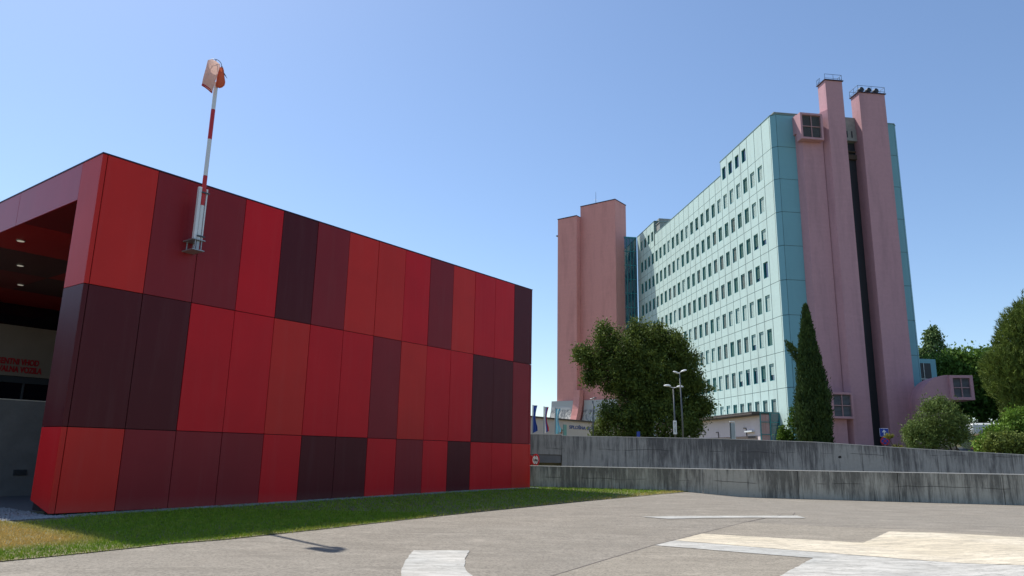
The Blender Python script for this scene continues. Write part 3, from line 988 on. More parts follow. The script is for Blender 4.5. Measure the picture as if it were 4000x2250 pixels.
for k in range(0, 26):
    ua, ub = edges[k], min(edges[k + 1], UE)
    if ub - ua < 0.4:
        continue
    # rows below LN[0]
    for r in range(9):
        zl = LN[r]
        ztop = LN[r - 1] if r > 0 else None
        if r == 0:
            continue
        win = None
        if k >= 1 and ub - ua > 1.5:
            win = col_window(k, zl)
            wins.append((*win, r, k))
        fpanel(ua, ub, zl, ztop, win)
    fpanel(ua, ub, 1.6, LN[8])
    # parapet / top storey
    if ub <= UH + 0.2:
        win = None
        if 3 <= k <= 6:
            win = col_window(k, LN[0], True); wins.append((*win, 0, k))
        fpanel(ua, min(ub, UH), LN[0], 37.62, win)
    elif ua < UF - 0.6:
        fpanel(ua, min(ub, UF), LN[0], 35.83)
    else:
        win = None
        if ub - ua > 1.5:
            win = col_window(k, LN[0], True); wins.append((*win, 0, k))
        fpanel(max(ua, UF), ub, LN[0], 38.0, win)
# narrow first strip
zs = [1.6] + LN[::-1] + [37.62]
for a, b in zip(zs[:-1], zs[1:]):
    pan.box(0.0, DEP - 0.004, 0.0, U0 - gap, a + gap, b - gap)
# end wall: chamfer + panels on both sides of the pink stacks
CH = 0.45
pe = MB(); pe2 = MB()
for a, b in zip(zs[:-1], zs[1:]):
    a += gap; b -= gap
    pe.prism([(0.0, -0.002), (CH - 0.02, -CH - 0.02 + 0.0), (CH - 0.02, -CH + 0.3), (0.28, -0.002)], a, b)
    pe.box(CH + 0.02, 2.50, -0.47, -0.442, a, b)
    pe2.box(13.2, 14.12, -0.47, -0.442, a, b)
    pe2.prism([(14.16, -0.47), (VE, -0.05), (VE - 0.3, -0.05), (14.16, -0.3)], a, b)
pan.build("wall", MT['teal'], hb)
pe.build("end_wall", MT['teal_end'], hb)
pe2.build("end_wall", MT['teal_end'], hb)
js = MB()
for k in range(0, 26):
    u = edges[k]
    if u > UE - .2:
        continue
    zt_ = 37.6 if u < UH - .1 else (35.8 if u < UF - .1 else 37.95)
    js.box(0.010, 0.10, u - 0.060, u + 0.060, 1.6, zt_)
for z in LN:
    js.box(0.012, 0.101, 0.0, UE, z - 0.032, z + 0.032)
js.build("joint_sealant", MT['seal'], hb)
mb = MB()
mb.box(VE - 0.055, VE, 0.0, UE, 1.6, 37.6)
mb.build("far_side_wall", MT['teal'], hb)
cp = MB()
cp.prism([(-0.04, -0.02), (CH - 0.03, -CH - 0.07), (14.18, -CH - 0.07), (VE + 0.04, -0.07), (VE + 0.04, UH), (-0.04, UH)], 37.62, 37.70)
cp.box(-0.04, VE, UH + 0.01, UF - 0.01, 35.83, 35.90)
cp.box(-0.04, VE, UF, UE, 38.0, 38.07)
cp.build("roof_coping", mat("coping_teal", (0.18, 0.30, 0.30), 0.6), hb)
# penthouses on the roof
mb = MB()
mb.box(1.3, 9.0, 1.4, 9.0, 37.7, 38.75); mb.box(1.2, 9.1, 1.3, 9.1, 38.75, 38.85)
mb.build("penthouse", MT['roofconc'], hb)
mb = MB()
mb.box(0.8, 5.0, UF + 0.1, UF + 3.4, 38.07, 38.55); mb.box(0.3, 3.0, UF - 1.6, UF - 0.01, 35.91, 37.3); mb.box(0.2, 3.1, UF - 1.7, UF - 0.02, 37.301, 37.42)
mb.build("penthouse", MT['roofconc'], hb)

# --- windows: four kinds of state, shared meshes, individual objects
def win_frame():
    mb = MB()
    x0_, x1_ = 0.105, 0.165
    for (a, b, c, d) in ((0, 1.02, 0, .07), (0, 1.02, 1.75 - .07, 1.75), (0, .07, .07, 1.68), (.95, 1.02, .07, 1.68)):
        mb.box(x0_, x1_, a, b, c, d)
    # teal lining of the reveal and its sloped sill
    mb.box(0.012, 0.104, 0.002, 0.02, 0.0, 1.75); mb.box(0.012, 0.104, 1.0, 1.018, 0.0, 1.75)
    mb.box(0.0, 0.104, 0.02, 1.0, 0.002, 0.03)
    return mb
def slats(z0, z1, open_):
    mb = MB(); n = int((z1 - z0) / 0.105)
    for i in range(n):
        z = z0 + (i + 0.5) * (z1 - z0) / n
        mb.obox((0.128, 0.51, z), (0.008 + open_ * 0.02, 0, 0.046 - open_ * 0.026), (0, 0.435, 0), (0.003, 0, 0.003))
    mb.box(0.10, 0.16, 0.072, 0.948, z1 - 0.001, z1 + 0.10)
    return mb
def as_mesh(mb, name, mt):
    o = mb.build(name, mt); me = o.data; D.objects.remove(o); return me
ME_frame = as_mesh(win_frame(), "window", MT['tframe'])
mbp = MB(); mbp.box(0.175, 0.19, 0.03, 0.99, 0.03, 1.72)
ME_pane = as_mesh(mbp, "pane", MT['wglass'])
ME_sh = {'L': as_mesh(slats(0.10, 1.58, 0.1), "shutter", MT['bl_light']), 'D': as_mesh(slats(0.10, 1.58, 0.25), "shutter", MT['bl_dark']),
         'G': as_mesh(slats(0.10, 1.58, 0.45), "shutter", MT['bl_grey']), 'l': as_mesh(slats(0.62, 1.58, 0.1), "shutter", MT['bl_light']),
         'd': as_mesh(slats(0.38, 1.58, 0.35), "shutter", MT['bl_dark']), 'g': as_mesh(slats(0.30, 1.58, 0.45), "shutter", MT['bl_grey']),
         'n': as_mesh(slats(1.38, 1.58, 0.1), "shutter", MT['bl_light'])}
states = {0: "...NNNN", 1: ".LLDLLLLDDDdDLDDDnDDDD", 2: ".LLDDGDDGDDDDDDLDGDDDD", 3: ".ldDDGDGGDDGDDLDGGDDG", 4: ".NdGGDDGGDGDDGDGLDDG", 5: ".LDLLLLGLDGDGLDlGDLGD",
          6: ".DLlGGDGGLLGDLGGDLGLG", 7: ".ldnnlGGLDdDGGLDLGDLG", 8: ".GGGGGDLLLGDLGLDGLGGL"}
rest = MB(); rest_sh = {c: MB() for c in 'LDG'}
def addmesh(mb, me, off, sz=1.0):
    mb.add([(v.co.x + off[0], v.co.y + off[1], v.co.z * sz + off[2]) for v in me.vertices], [tuple(p.vertices) for p in me.polygons])
wins.sort(key=lambda q: (q[5], q[4]))
nwin = 0
rest_pane = MB()
for (wa, wb, za, zb, r, k) in wins:
    st = states.get(r, "")
    c = st[k] if k < len(st) and st[k] != '.' else random.choice("DDGDLD")
    sz = (zb - za) / 1.75
    if nwin < 100:
        o = link("window", ME_frame, hb, (0, wa, za)); o.scale = (1, 1, sz)
        p = link("pane", ME_pane, o)
        if c != 'N':
            link("shutter", ME_sh[c], o)
        nwin += 1
    else:
        addmesh(rest, ME_frame, (0, wa, za), sz)
        addmesh(rest_pane, ME_pane, (0, wa, za), sz)
        cc = c.upper() if c.upper() in 'LDG' else 'L'
        addmesh(rest_sh[cc], ME_sh[cc], (0, wa, za), sz)
ro = rest.build("far_windows", MT['tframe'], hb); ro['kind'] = 'stuff'
po = rest_pane.build("far_panes", MT['wglass'], ro); po['kind'] = 'stuff'
for cc, mm in (('L', 'bl_light'), ('D', 'bl_dark'), ('G', 'bl_grey')):
    so_ = rest_sh[cc].build("far_shutters", MT[mm], ro); so_['kind'] = 'stuff'

# --- pink stacks on the end wall
mb = MB()
BY = -0.48
mb.prism([(2.48, BY), (2.80, -1.30), (5.10, -1.30), (5.10, BY)], 1.6, 35.3)
mb.prism([(2.30, BY), (2.30, -1.29), (4.80, -1.29), (4.80, BY)], 35.301, 37.35)
mb.build("pink_stack", MT['pink'], hb)
mb = MB()
mb.prism([(5.13, BY), (5.13, -1.1), (5.50, -2.00), (7.44, -2.00), (7.44, BY + .02)], 1.6, 37.9)
mb.prism([(5.50, -0.55), (5.50, -2.00), (7.44, -2.00), (7.44, -0.55)], 37.901, 41.3)
ch1 = mb.build("chimney", MT['pink'], hb)
mb = MB()
mb.prism([(9.28, -0.55), (9.28, -2.00), (12.28, -2.00), (13.2, BY), (9.28, BY + .02)], 1.6, 36.9)
mb.prism([(9.28, -0.55), (9.28, -2.00), (12.28, -2.00), (12.28, -0.55)], 36.901, 40.2)
ch2 = mb.build("chimney", MT['pink'], hb)
for ch, (xa, xb, zt) in ((ch1, (5.50, 7.44, 41.3)), (ch2, (9.28, 12.28, 40.2))):
    mb = MB(); mb.box(xa - .12, xb + .12, -2.12, -.43, zt, zt + .09)
    mb.build("cap", MT['trim'], ch)
def rail(ch, segs, z0, z1, mids):
    mb = MB()
    for a, b in segs:
        mb.tube([(a[0], a[1], z1), (b[0], b[1], z1)], 0.022, 5)
        mb.tube([(a[0], a[1], mids), (b[0], b[1], mids)], 0.018, 5)
        for t in (0, .5, 1):
            x = a[0] + (b[0] - a[0]) * t; y = a[1] + (b[1] - a[1]) * t
            mb.tube([(x, y, z0), (x, y, z1)], 0.02, 5)
    mb.build("railing", MT['dsteel'], ch)
rail(ch1, [((5.45, -2.05), (7.40, -2.05)), ((7.40, -2.05), (7.40, -1.3)), ((5.45, -0.5), (5.45, -1.1))], 41.39, 42.0, 41.55)
rail(ch2, [((9.2, -2.05), (12.3, -2.05)), ((9.2, -2.05), (9.2, -.5)), ((12.3, -2.05), (12.3, -.5)), ((9.2, -.5), (12.3, -.5))], 40.29, 41.0, 40.5)
for i in range(3):
    mb = MB(); x = 9.75 + i * 0.85
    mb.tube([(x, -1.3, 40.29), (x, -1.3, 40.55), (x + 0.05, -1.45, 40.72), (x + .1, -1.8, 40.74)], [0.24, 0.24, 0.25, 0.27], 12)
    mb.build("vent_cowl", MT['recess'], ch2)
# dark recess between the stacks
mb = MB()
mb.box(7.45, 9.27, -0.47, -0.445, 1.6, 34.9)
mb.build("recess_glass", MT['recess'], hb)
mb = MB()
mb.box(7.45, 9.27, -1.0, -0.476, 35.0, 36.3); mb.box(7.45, 9.27, -0.9, -0.476, 36.301, 37.75)
for i in range(3):
    mb.box(7.55 + i * .55, 7.68 + i * .55, -1.03, -1.001, 35.35, 36.1, 1)
mb.build("roof_ledge", [MT['roofconc'], MT['recess']], hb)
mb = MB(); mb.tube([(7.6, -0.62, 33.9), (9.2, -0.62, 33.9)], 0.1, 8); mb.box(7.5, 9.25, -0.75, -0.48, 33.0, 33.5)
mb.build("pipework", MT['bark'], hb)
def louver(parent, x0_, x1_, y, z0_, z1_, name="louver_window", side=0.0, dep=0.8, fr=0.22, mt=None):
    """boxy projecting hood with a four-light louvred grille facing -y"""
    mt = mt or MT['pink']
    mb = MB()
    o = [(x0_, z0_), (x1_, z0_), (x1_, z1_), (x0_, z1_)]
    i = [(x0_ + fr, z0_ + fr), (x1_ - fr, z0_ + fr), (x1_ - fr, z1_ - fr), (x0_ + fr, z1_ - fr)]
    vs = []
    for yy in (y, y + dep):
        vs += [(p[0], yy, p[1]) for p in o] + [(p[0], yy, p[1]) for p in i]
    fs = []
    for k in range(4):
        k2 = (k + 1) % 4
        fs += [(k, k2, 4 + k2, 4 + k), (k, 8 + k, 8 + k2, k2), (4 + k, 4 + k2, 12 + k2, 12 + k), (8 + k, 12 + k, 12 + k2, 8 + k2)]
    mb.add(vs, fs)
    hood = mb.build(name, mt, parent)
    mb = MB()
    n = int((z1_ - z0_ - 2 * fr) / 0.11)
    for k in range(n):
        z = z0_ + fr + (k + .5) * (z1_ - z0_ - 2 * fr) / n
        mb.obox(((x0_ + x1_) / 2, y + 0.2, z), ((x1_ - x0_) / 2 - fr, 0, 0), (0, 0.03, 0.035), (0, 0.004, -0.004))
    mb.build("louver_slats", MT['louver'], hood)
    mb = MB()
    mb.box(x0_ + fr, x1_ - fr, y + 0.30, y + 0.32, z0_ + fr, z1_ - fr)
    mb.build("grille_back", MT['recess'], hood)
    mb = MB()
    xm = (x0_ + x1_) / 2; zm = (z0_ + z1_) / 2
    mb.box(xm - .04, xm + .04, y + 0.08, y + 0.15, z0_ + fr, z1_ - fr)
    mb.box(x0_ + fr, x1_ - fr, y + 0.085, y + 0.145, zm - .04, zm + .04)
    mb.build("glazing_bar", MT['lframe'], hood)
    return hood
louver(hb, 2.28, 4.80, -2.10, 34.3, 37.25, dep=1.0, fr=0.22)
louver(hb, 3.05, 5.30, -2.62, 5.5, 7.98, dep=1.35, fr=0.20)
mb = MB(); mb.box(3.2, 4.85, -1.95, -1.31, 1.6, 5.47)
mb.build("pink_stack", MT['pink'], hb)
# low annex at the right end
mb = MB()
mb.box(14.65, 17.65, 1.6, 9.0, 1.6, 12.15)
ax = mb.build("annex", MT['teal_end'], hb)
mb = MB(); mb.box(15.35, 17.0, 1.55, 1.597, 4.0, 11.7)
an = mb.build("annex_window", MT['recess'], ax)
mb = MB(); mb.box(16.13, 16.20, 1.50, 1.548, 4.0, 11.7)
for z in (6.0, 8.0, 10.0):
    mb.box(15.35, 17.0, 1.505, 1.545, z, z + .08)
mb.build("glazing_bar", MT['steel'], an)

# low front wing with overhanging roof, and the glass entrance corner
hw_ = MB()
hw_.box(-2.10, -0.02, 1.98, 34.0, 1.6, 5.85)
lowb = tag(hw_.build("low_wing", MT['pinkgrey']), "low pale pink wing with overhanging flat roof in front of the teal facade", "building")
lowb.location = (27.384, 72.822, 0); lowb.rotation_euler = (0, 0, HA)
mb = MB(); mb.box(-2.95, -0.05, 1.85, 34.4, 5.95, 6.18); mb.box(-2.90, -0.05, 1.90, 34.3, 5.852, 5.948)
mb.build("roof", MT['darkroof'], lowb)
mb = MB(); mb.box(-2.98, -0.05, 1.82, 34.5, 6.181, 6.22); mb.build("roof_edge", MT['roofconc'], lowb)
mb = MB(); mb.box(-2.16, -2.102, 2.6, 16.0, 1.6, 3.86); mb.build("plinth_band", MT['darkroof'], lowb)
mb = MB(); mb.box(-2.40, -2.105, 3.2, 4.9, 4.25, 4.40); mb.build("wall_lamp", MT['white'], lowb)
mb = MB()
for (u, z) in ((4.9, 4.7), (12.0, 4.45)):
    mb.tube([(-2.14, u, z - 1.0), (-2.14, u + .1, z), (-2.14, u + 0.7, z)], 0.05, 6)  # dark bent tubes stand in for street lamp shadows on the wing wall
mb.build("lamp_shadow_tubes", MT['darkroof'], lowb)
ge = thing("glass_porch", "teal framed glass porch at the right end of the pale pink wing", "porch", (27.384, 72.822, 0), HA)
mb = MB()
for x in (-2.07, -1.05, -0.06):
    mb.box(x - .04, x + .04, 1.78, 1.86, 1.6, 6.12)
for z in (2.9, 3.98, 5.2, 6.12):
    mb.box(-2.09, -0.03, 1.785, 1.855, z - .03, z + .03)
for y in (1.0,):
    pass
mb.build("frame", MT['tframe'], ge)
mb = MB(); mb.box(-2.05, -1.09, 1.87, 1.90, 1.6, 6.08); mb.build("banner", stained_mat("banner", (0.50, 0.33, 0.32), (0.35, 0.12, 0.10), 0.6, 3.0, 0.9), ge)
mb = MB(); mb.box(-1.01, -0.06, 1.83, 1.845, 1.6, 6.1); mb.build("pane", MT['tglass'], ge)
mb = MB(); mb.box(-2.07, -0.04, 1.905, 1.97, 6.0, 6.15); mb.build("head", MT['tframe'], ge)

# glass link between facade and salmon tower
gl = thing("glass_link", "blue glass stair link between the salmon tower and the teal facade", "building", (27.384, 72.822, 0), HA)
mb = MB(); mb.box(-2.6, -0.05, UE + 0.2, UE + 3.5, 1.6, 37.9); mb.build("glazing", MT['tglass'], gl)
mb = MB()
for x in (-2.55, -1.8, -1.2, -0.65, -0.12):
    mb.box(x - .05, x + .05, UE + 0.12, UE + 0.195, 1.6, 38.0)
for i in range(14):
    z = 37.9 - i * 2.42
    mb.box(-2.6, -0.05, UE + 0.125, UE + 0.19, z - .05, z + .05)
mb.box(-2.65, -0.05, UE + 0.1, UE + 3.5, 37.95, 38.05)
mb.build("frame", MT['tframe'], gl)

# ------------------------------------------------------------------ salmon brick tower
TA = R(52.7)
tw = thing("brick_tower", "windowless salmon brick tower with lower left shaft and white flared foot", "tower", (17.08, 117.3, 0), TA)
# local: x along az 37 (away-right), y towards the left
mb = MB(); mb.box(0, 3.75, 0, 6.83, 1.6, 43.8); mb.build("tall_shaft", MT['brick'], tw)
mb = MB(); mb.box(-1.2, 3.0, 6.85, 10.72, 1.6, 41.85); mb.build("low_shaft", MT['brick'], tw)
mb = MB(); mb.box(-.06, 3.8, -.06, 6.84, 43.8, 43.95); mb.box(-1.26, 3.06, 6.85, 10.78, 41.85, 42.0); mb.build("coping", MT['trim'], tw)
mb = MB(); mb.tube([(1.5, 4.6, 43.9), (1.5, 4.6, 46.6)], [0.05, 0.02], 6); mb.tube([(1.3, 4.2, 44.9), (1.7, 5.0, 45.3)], 0.02, 5); mb.build("antenna", MT['dsteel'], tw)
mb = MB(); mb.tube([(-0.6, 10.95, 9.0), (-0.6, 10.95, 39.0)], 0.13, 8); mb.box(-0.9, 0.2, 10.74, 11.3, 39.0, 39.15); mb.build("downpipe", MT['dsteel'], tw)
mb = MB(); mb.box(-1.4, -1.21, 6.2, 6.84, 1.6, 12.0); mb.build("groove_wall", MT['brick'], tw)
def skirt(y0_, y1_, xf, zt, zb, flare, th=0.25):
    n = 10; vs = []
    for i in range(n + 1):
        t = i / n; z = zt + (zb - zt) * t
        x = xf - flare * (t ** 1.9)
        vs += [(x, y0_, z), (x, y1_, z), (x + th, y1_, z), (x + th, y0_, z)]
    fs = []
    for i in range(n):
        for k in range(4):
            k2 = (k + 1) % 4
            fs.append((i * 4 + k, i * 4 + k2, i * 4 + 4 + k2, i * 4 + 4 + k))
    fs += [(0, 3, 2, 1), (4 * n, 4 * n + 1, 4 * n + 2, 4 * n + 3)]
    mb = MB(); mb.add(vs, fs); return mb
skirt(-0.1, 6.0, -0.30, 10.4, 1.7, 5.0).build("flared_skirt", MT['marble'], tw, smooth=False)
skirt(7.4, 11.6, -1.50, 10.3, 1.7, 5.0).build("flared_skirt", MT['marble'], tw, smooth=False)
skirt(6.15, 7.3, -1.45, 12.0, 1.7, 4.6, 1.2).build("flared_fin", MT['brick'], tw)

# ------------------------------------------------------------------ low left building with the hospital name
RA2 = R(52.8)
lbld = thing("entrance_building", "low pinkish grey building with blue lettering and a green logo behind the flags", "building", (2.16, 74.99, 0), RA2)
mb = MB(); mb.box(-16, 19, 0, 9, 1.6, 5.25); mb.build("wall", MT['beige'], lbld)
mb = MB(); mb.box(-16, 19.2, -0.25, 9.2, 5.25, 5.40); mb.build("roof_edge", MT['darkroof'], lbld)
sx = lambda P: ((P[0] - 2.16) * math.cos(RA2) + (P[1] - 74.99) * math.sin(RA2))
blue = mat("blue_lettering", (0.05, 0.10, 0.30), 0.5)
textmesh("lettering", "SPLOŠNA BOLNIŠNICA", 0.50, blue, lbld, (sx((6.46, 80.66)), -0.03, 4.42), (R(90), 0, 0), 'LEFT', 0.015, 0, 0.006, 1.62)
lg = mat("logo_green", (0.17, 0.37, 0.33), 0.5)
mb = MB(); mb.box(sx((5.75, 79.73)), sx((6.12, 80.21)), -0.05, -0.004, 3.3, 4.80)
mb.box(sx((5.05, 78.8)), sx((5.24, 79.1)), -0.05, -0.004, 3.2, 4.30)
arc_ = [(sx((5.15, 78.95)) + 0.42 + 0.42 * math.cos(a), -0.027, 4.12 + 0.2 * math.sin(a)) for a in np.linspace(math.pi, 0, 10)]
mb.tube(arc_, 0.05, 6)
mb.build("logo", lg, lbld)
mb = MB(); cx_ = sx((5.50, 79.4))
mb.tube([(cx_, -0.045, 4.0), (cx_, -0.005, 4.0)], 0.2, 20)
mb.build("logo_dot", mat("logo_rust", (0.33, 0.12, 0.06), 0.5), lbld)

# ------------------------------------------------------------------ flags
def flag(x, y, ztop, cols_, label, twist=0.0, wd=0.42, ln=2.3, amp=0.12, stripes=False):
    t = thing("flag", label, "flag", (x, y, 1.9), 0, "banner flags on poles in front of the low building")
    mb = MB(); mb.tube([(0, 0, 0), (0, 0, ztop - 1.9 + 0.05)], [0.05, 0.035], 8); mb.build("pole", MT['steel'], t)
    mb = MB(); mb.tube([(0, 0, ztop - 1.9), (wd + .05, 0, ztop - 1.9)], 0.018, 6); mb.build("arm", MT['steel'], t)
    n, mcol = 22, 10
    vs = []; 
    for i in range(n + 1):
        tt = i / n
        squeeze = 1 - 0.45 * math.sin(min(1, tt * 1.25) * math.pi) ** 1.0 + 0.5 * max(0, tt - 0.7)
        for j in range(mcol + 1):
            s = j / mcol
            xx = 0.05 + wd * s * squeeze
            drop = ln * tt * (1 - 0.10 * (1 - s) * 0 - 0.0) - (0.55 * (1 - s) * 0 + 0.5 * s * max(0, tt - 0.55)) * 0.9
            yy = amp * math.sin(9 * s + 3 * tt + twist) * (0.3 + tt)
            vs.append((xx, yy, ztop - 1.9 - 0.02 - drop))
    fs = []; mi = []
    for i in range(n):
        for j in range(mcol):
            fs.append((i * (mcol + 1) + j, i * (mcol + 1) + j + 1, (i + 1) * (mcol + 1) + j + 1, (i + 1) * (mcol + 1) + j))
            mi.append(min(len(cols_) - 1, int((j / mcol) * len(cols_))))
    mb = MB(); mb.add(vs, fs); mb.mi = mi
    mb.build("cloth", cols_, t, smooth=True)
    return t
fl = lambda n, c: leafmat(n, tuple(x * .9 for x in c), c, None, 0.3)
flag(1.93, 62, 5.61, [fl("flag_blue", (0.035, 0.075, 0.30))], "dark blue flag hanging limp, nearest to the red building", 0.3, 0.33, 2.25)
flag(2.86, 62, 5.50, [fl("flag_white", (0.70, 0.68, 0.68)), fl("flag_blue2", (0.05, 0.10, 0.35)), fl("flag_red", (0.55, 0.03, 0.05))], "white, blue and red flag hanging limp between the two blue ones", 1.4, 0.34, 2.15)
flag(3.80, 62, 5.40, [fl("flag_cyan", (0.20, 0.50, 0.62)), fl("flag_paleblue", (0.50, 0.66, 0.72)), fl("flag_cyan2", (0.16, 0.45, 0.60))], "light blue and white flag hanging limp, nearest to the green logo", 2.2, 0.40, 2.1)

# ------------------------------------------------------------------ lamps
def head(mb, c, dx, size=0.55):
    """shallow oval luminaire centred at c, long axis x"""
    n, k = 12, 7
    vs = []
    for i in range(k + 1):
        ph = math.pi * i / k
        for j in range(n):
            a = 2 * math.pi * j / n
            rr = math.sin(ph)
            z = math.cos(ph)
            z = z * (0.20 if z > 0 else 0.09)
            vs.append((c[0] + math.cos(a) * rr * size * 0.5, c[1] + math.sin(a) * rr * 0.20, c[2] + z * size + dx * math.cos(a) * rr * 0.08))
    fs = [(i * n + j, i * n + (j + 1) % n, (i + 1) * n + (j + 1) % n, (i + 1) * n + j) for i in range(k) for j in range(n)]
    mb.add(vs, fs)
lm1 = thing("street_lamp", "taller of two double-headed grey street lamps in front of the big tree", "street lamp", (10.70, 46, 1.9), 0, "double-headed street lamps")
mb = MB(); mb.tube([(0, 0, 0), (-.02, 0, 3.0), (-.12, 0, 6.40)], [0.085, 0.065, 0.05], 10); mb.build("pole", MT['psteel'], lm1, True)
mb = MB(); head(mb, (-0.42, 0, 6.36), -1, 0.50); mb.tube([(-.12, 0, 6.36), (-.3, 0, 6.34)], .03, 6); mb.build("lamp_head", MT['white'], lm1, True)
mb = MB(); head(mb, (0.22, 0, 6.50), 1, 0.55); mb.tube([(-.12, 0, 6.36), (.1, 0, 6.48)], .03, 6); mb.build("lamp_head", MT['white'], lm1, True)
lm2 = thing("street_lamp", "shorter of two double-headed grey street lamps, with a white name plate on its pole", "street lamp", (10.30, 46.3, 1.9), 0, "double-headed street lamps")
mb = MB(); mb.tube([(0, 0, 0), (-.02, 0, 2.5), (-.06, 0, 5.15)], [0.085, 0.065, 0.05], 10); mb.build("pole", MT['psteel'], lm2, True)
mb = MB(); head(mb, (-0.55, 0, 5.30), 0, 0.62); mb.tube([(-.06, 0, 5.15), (-.4, 0, 5.26)], .028, 6); mb.build("lamp_head", MT['white'], lm2, True)
mb = MB(); head(mb, (0.50, 0, 5.24), 0, 0.60); mb.tube([(-.06, 0, 5.15), (.35, 0, 5.22)], .028, 6); mb.build("lamp_head", MT['white'], lm2, True)
mb = MB(); mb.bbox(-0.19, 0.09, -0.16, -0.125, 1.42, 2.50, .01)
pl = mb.build("name_plate", mat("plate_white", (0.85, 0.85, 0.83), 0.5), lm2)
blk = mat("black_ink", (0.02, 0.02, 0.02), 0.6)
for i, chx in enumerate("HELIPORT"):
    textmesh("lettering", chx, 0.14, blk, pl, (-0.05, -0.165, 2.29 - i * 0.108), (R(90), 0, 0), 'CENTER', 0.002, 0, 0.004)
lm3 = thing("street_lamp", "thin dark lamp post with a round head in front of the hospital name sign", "street lamp", (5.16, 46, 1.9), 0)
mb = MB(); mb.tube([(0, 0, 0), (0, 0, 3.95)], [0.07, 0.045], 8); mb.build("pole", MT['dsteel'], lm3, True)
mb = MB(); head(mb, (0.14, 0, 4.18), 0, 0.36); mb.build("lamp_head", MT['dsteel'], lm3, True)
mb = MB(); head(mb, (-0.13, 0, 4.10), 0, 0.24); mb.tube([(0, 0, 3.95), (0, 0, 4.05), (.1, 0, 4.15)], .03, 6); mb.build("lamp_head", MT['white'], lm3, True)

for l_ in (lm1, lm2, lm3):
    l_.scale = (0.767, 0.767, 0.767)

# ------------------------------------------------------------------ signs
def disc(mb, c, r, y0_, y1_, n=28, m=0, sx_=1):
    vs = []
    for yy in (y0_, y1_):
        vs += [(c[0] + r * sx_ * math.cos(2 * math.pi * k / n), yy, c[1] + r * math.sin(2 * math.pi * k / n)) for k in range(n)]
    fs = [tuple(range(n)), tuple(range(2 * n - 1, n - 1, -1))] + [(k, n + k, n + (k + 1) % n, (k + 1) % n) for k in range(n)]
    mb.add(vs, fs, m)
def polyplate(mb, pts, y0_, y1_, m=0):
    n = len(pts)
    vs = [(p[0], y0_, p[1]) for p in pts] + [(p[0], y1_, p[1]) for p in pts]
    mb.add(vs, [tuple(range(n)), tuple(range(2 * n - 1, n - 1, -1))] + [(k, n + k, n + (k + 1) % n, (k + 1) % n) for k in range(n)], m)
sred = mat("sign_red", (0.55, 0.015, 0.02), 0.4); sblue = mat("sign_blue", (0.010, 0.045, 0.34), 0.4); swhite = mat("sign_white", (0.75, 0.76, 0.78), 0.4); sblack = mat("sign_black", (0.02, 0.02, 0.02), 0.4)
ts = thing("road_sign", "pole with a blue one-way arrow plate above a round no-stopping sign, above the wall", "road sign", (27.64, 55, 1.9), R(-14))
mb = MB(); mb.tube([(0, 0.03, 0), (0, 0.03, 2.0)], 0.03, 8); mb.build("pole", MT['steel'], ts)
mb = MB(); mb.bbox(-.30, .30, -.02, 0.0, 1.47, 2.07, .008); pa = mb.build("arrow_plate", swhite, ts)
mb = MB(); mb.bbox(-.285, .285, -.028, -0.021, 1.485, 2.055, .002); mb.build("blue_field", sblue, pa)
mb = MB()
polyplate(mb, [(-.035, 1.55), (.035, 1.55), (.035, 1.83), (.10, 1.77), (.135, 1.80), (0, 1.98), (-.135, 1.80), (-.10, 1.77), (-.035, 1.83)], -.034, -.0285)
mb.build("arrow", swhite, pa)
mb = MB(); disc(mb, (0, 1.15), .305, -.02, 0.0); pb = mb.build("no_stopping_plate", sred, ts)
mb = MB(); disc(mb, (0, 1.15), .235, -.026, -.0205); mb.build("blue_field", sblue, pb)
mb = MB()
for s in (-1, 1):
    c_ = Vector((0, -.030, 1.15)); d_ = Vector((1, 0, s)).normalized(); q_v = Vector((-s, 0, 1)).normalized()
    mb.obox(c_ - Vector((0, 0.001 * (s + 1), 0)), d_ * .238, q_v * .028, (0, .0018, 0))
mb.build("red_cross", sred, pb)

th_ = thing("height_limit_sign", "round red-bordered height limit sign reading 3.4m beside the red building", "road sign", (1.33, 37.0, -0.6), R(-52))
mb = MB(); mb.tube([(0, 0.03, 0), (0, 0.03, 2.1)], 0.03, 8); mb.build("pole", MT['steel'], th_)
mb = MB(); disc(mb, (0, 1.95), .29, -.02, 0.0); pb = mb.build("plate", sred, th_)
mb = MB(); disc(mb, (0, 1.95), .215, -.026, -.0205); mb.build("white_field", swhite, pb)
mb = MB(); polyplate(mb, [(-.07, 2.16), (.07, 2.16), (0, 2.10)], -.032, -.0265); polyplate(mb, [(-.07, 1.74), (0, 1.80), (.07, 1.74)], -.032, -.0265)
mb.build("limit_arrows", sblack, pb)
textmesh("lettering", "3.4m", 0.17, sblack, pb, (0, -.03, 1.89), (R(90), 0, 0), 'CENTER', 0.002, 0, 0.006)
t8 = thing("red_road_sign", "edge of a red eight-sided sign mostly hidden by the red building", "road sign", (1.02, 37.4, -0.6), R(-25))
mb = MB(); mb.tube([(0, 0.03, 0), (0, 0.03, 2.0)], 0.03, 8); mb.build("pole", MT['steel'], t8)
mb = MB(); polyplate(mb, [(.26 * math.cos(R(22.5 + 45 * k)), 1.93 + .26 * math.sin(R(22.5 + 45 * k))) for k in range(8)], -.02, 0); mb.build("plate", sred, t8)

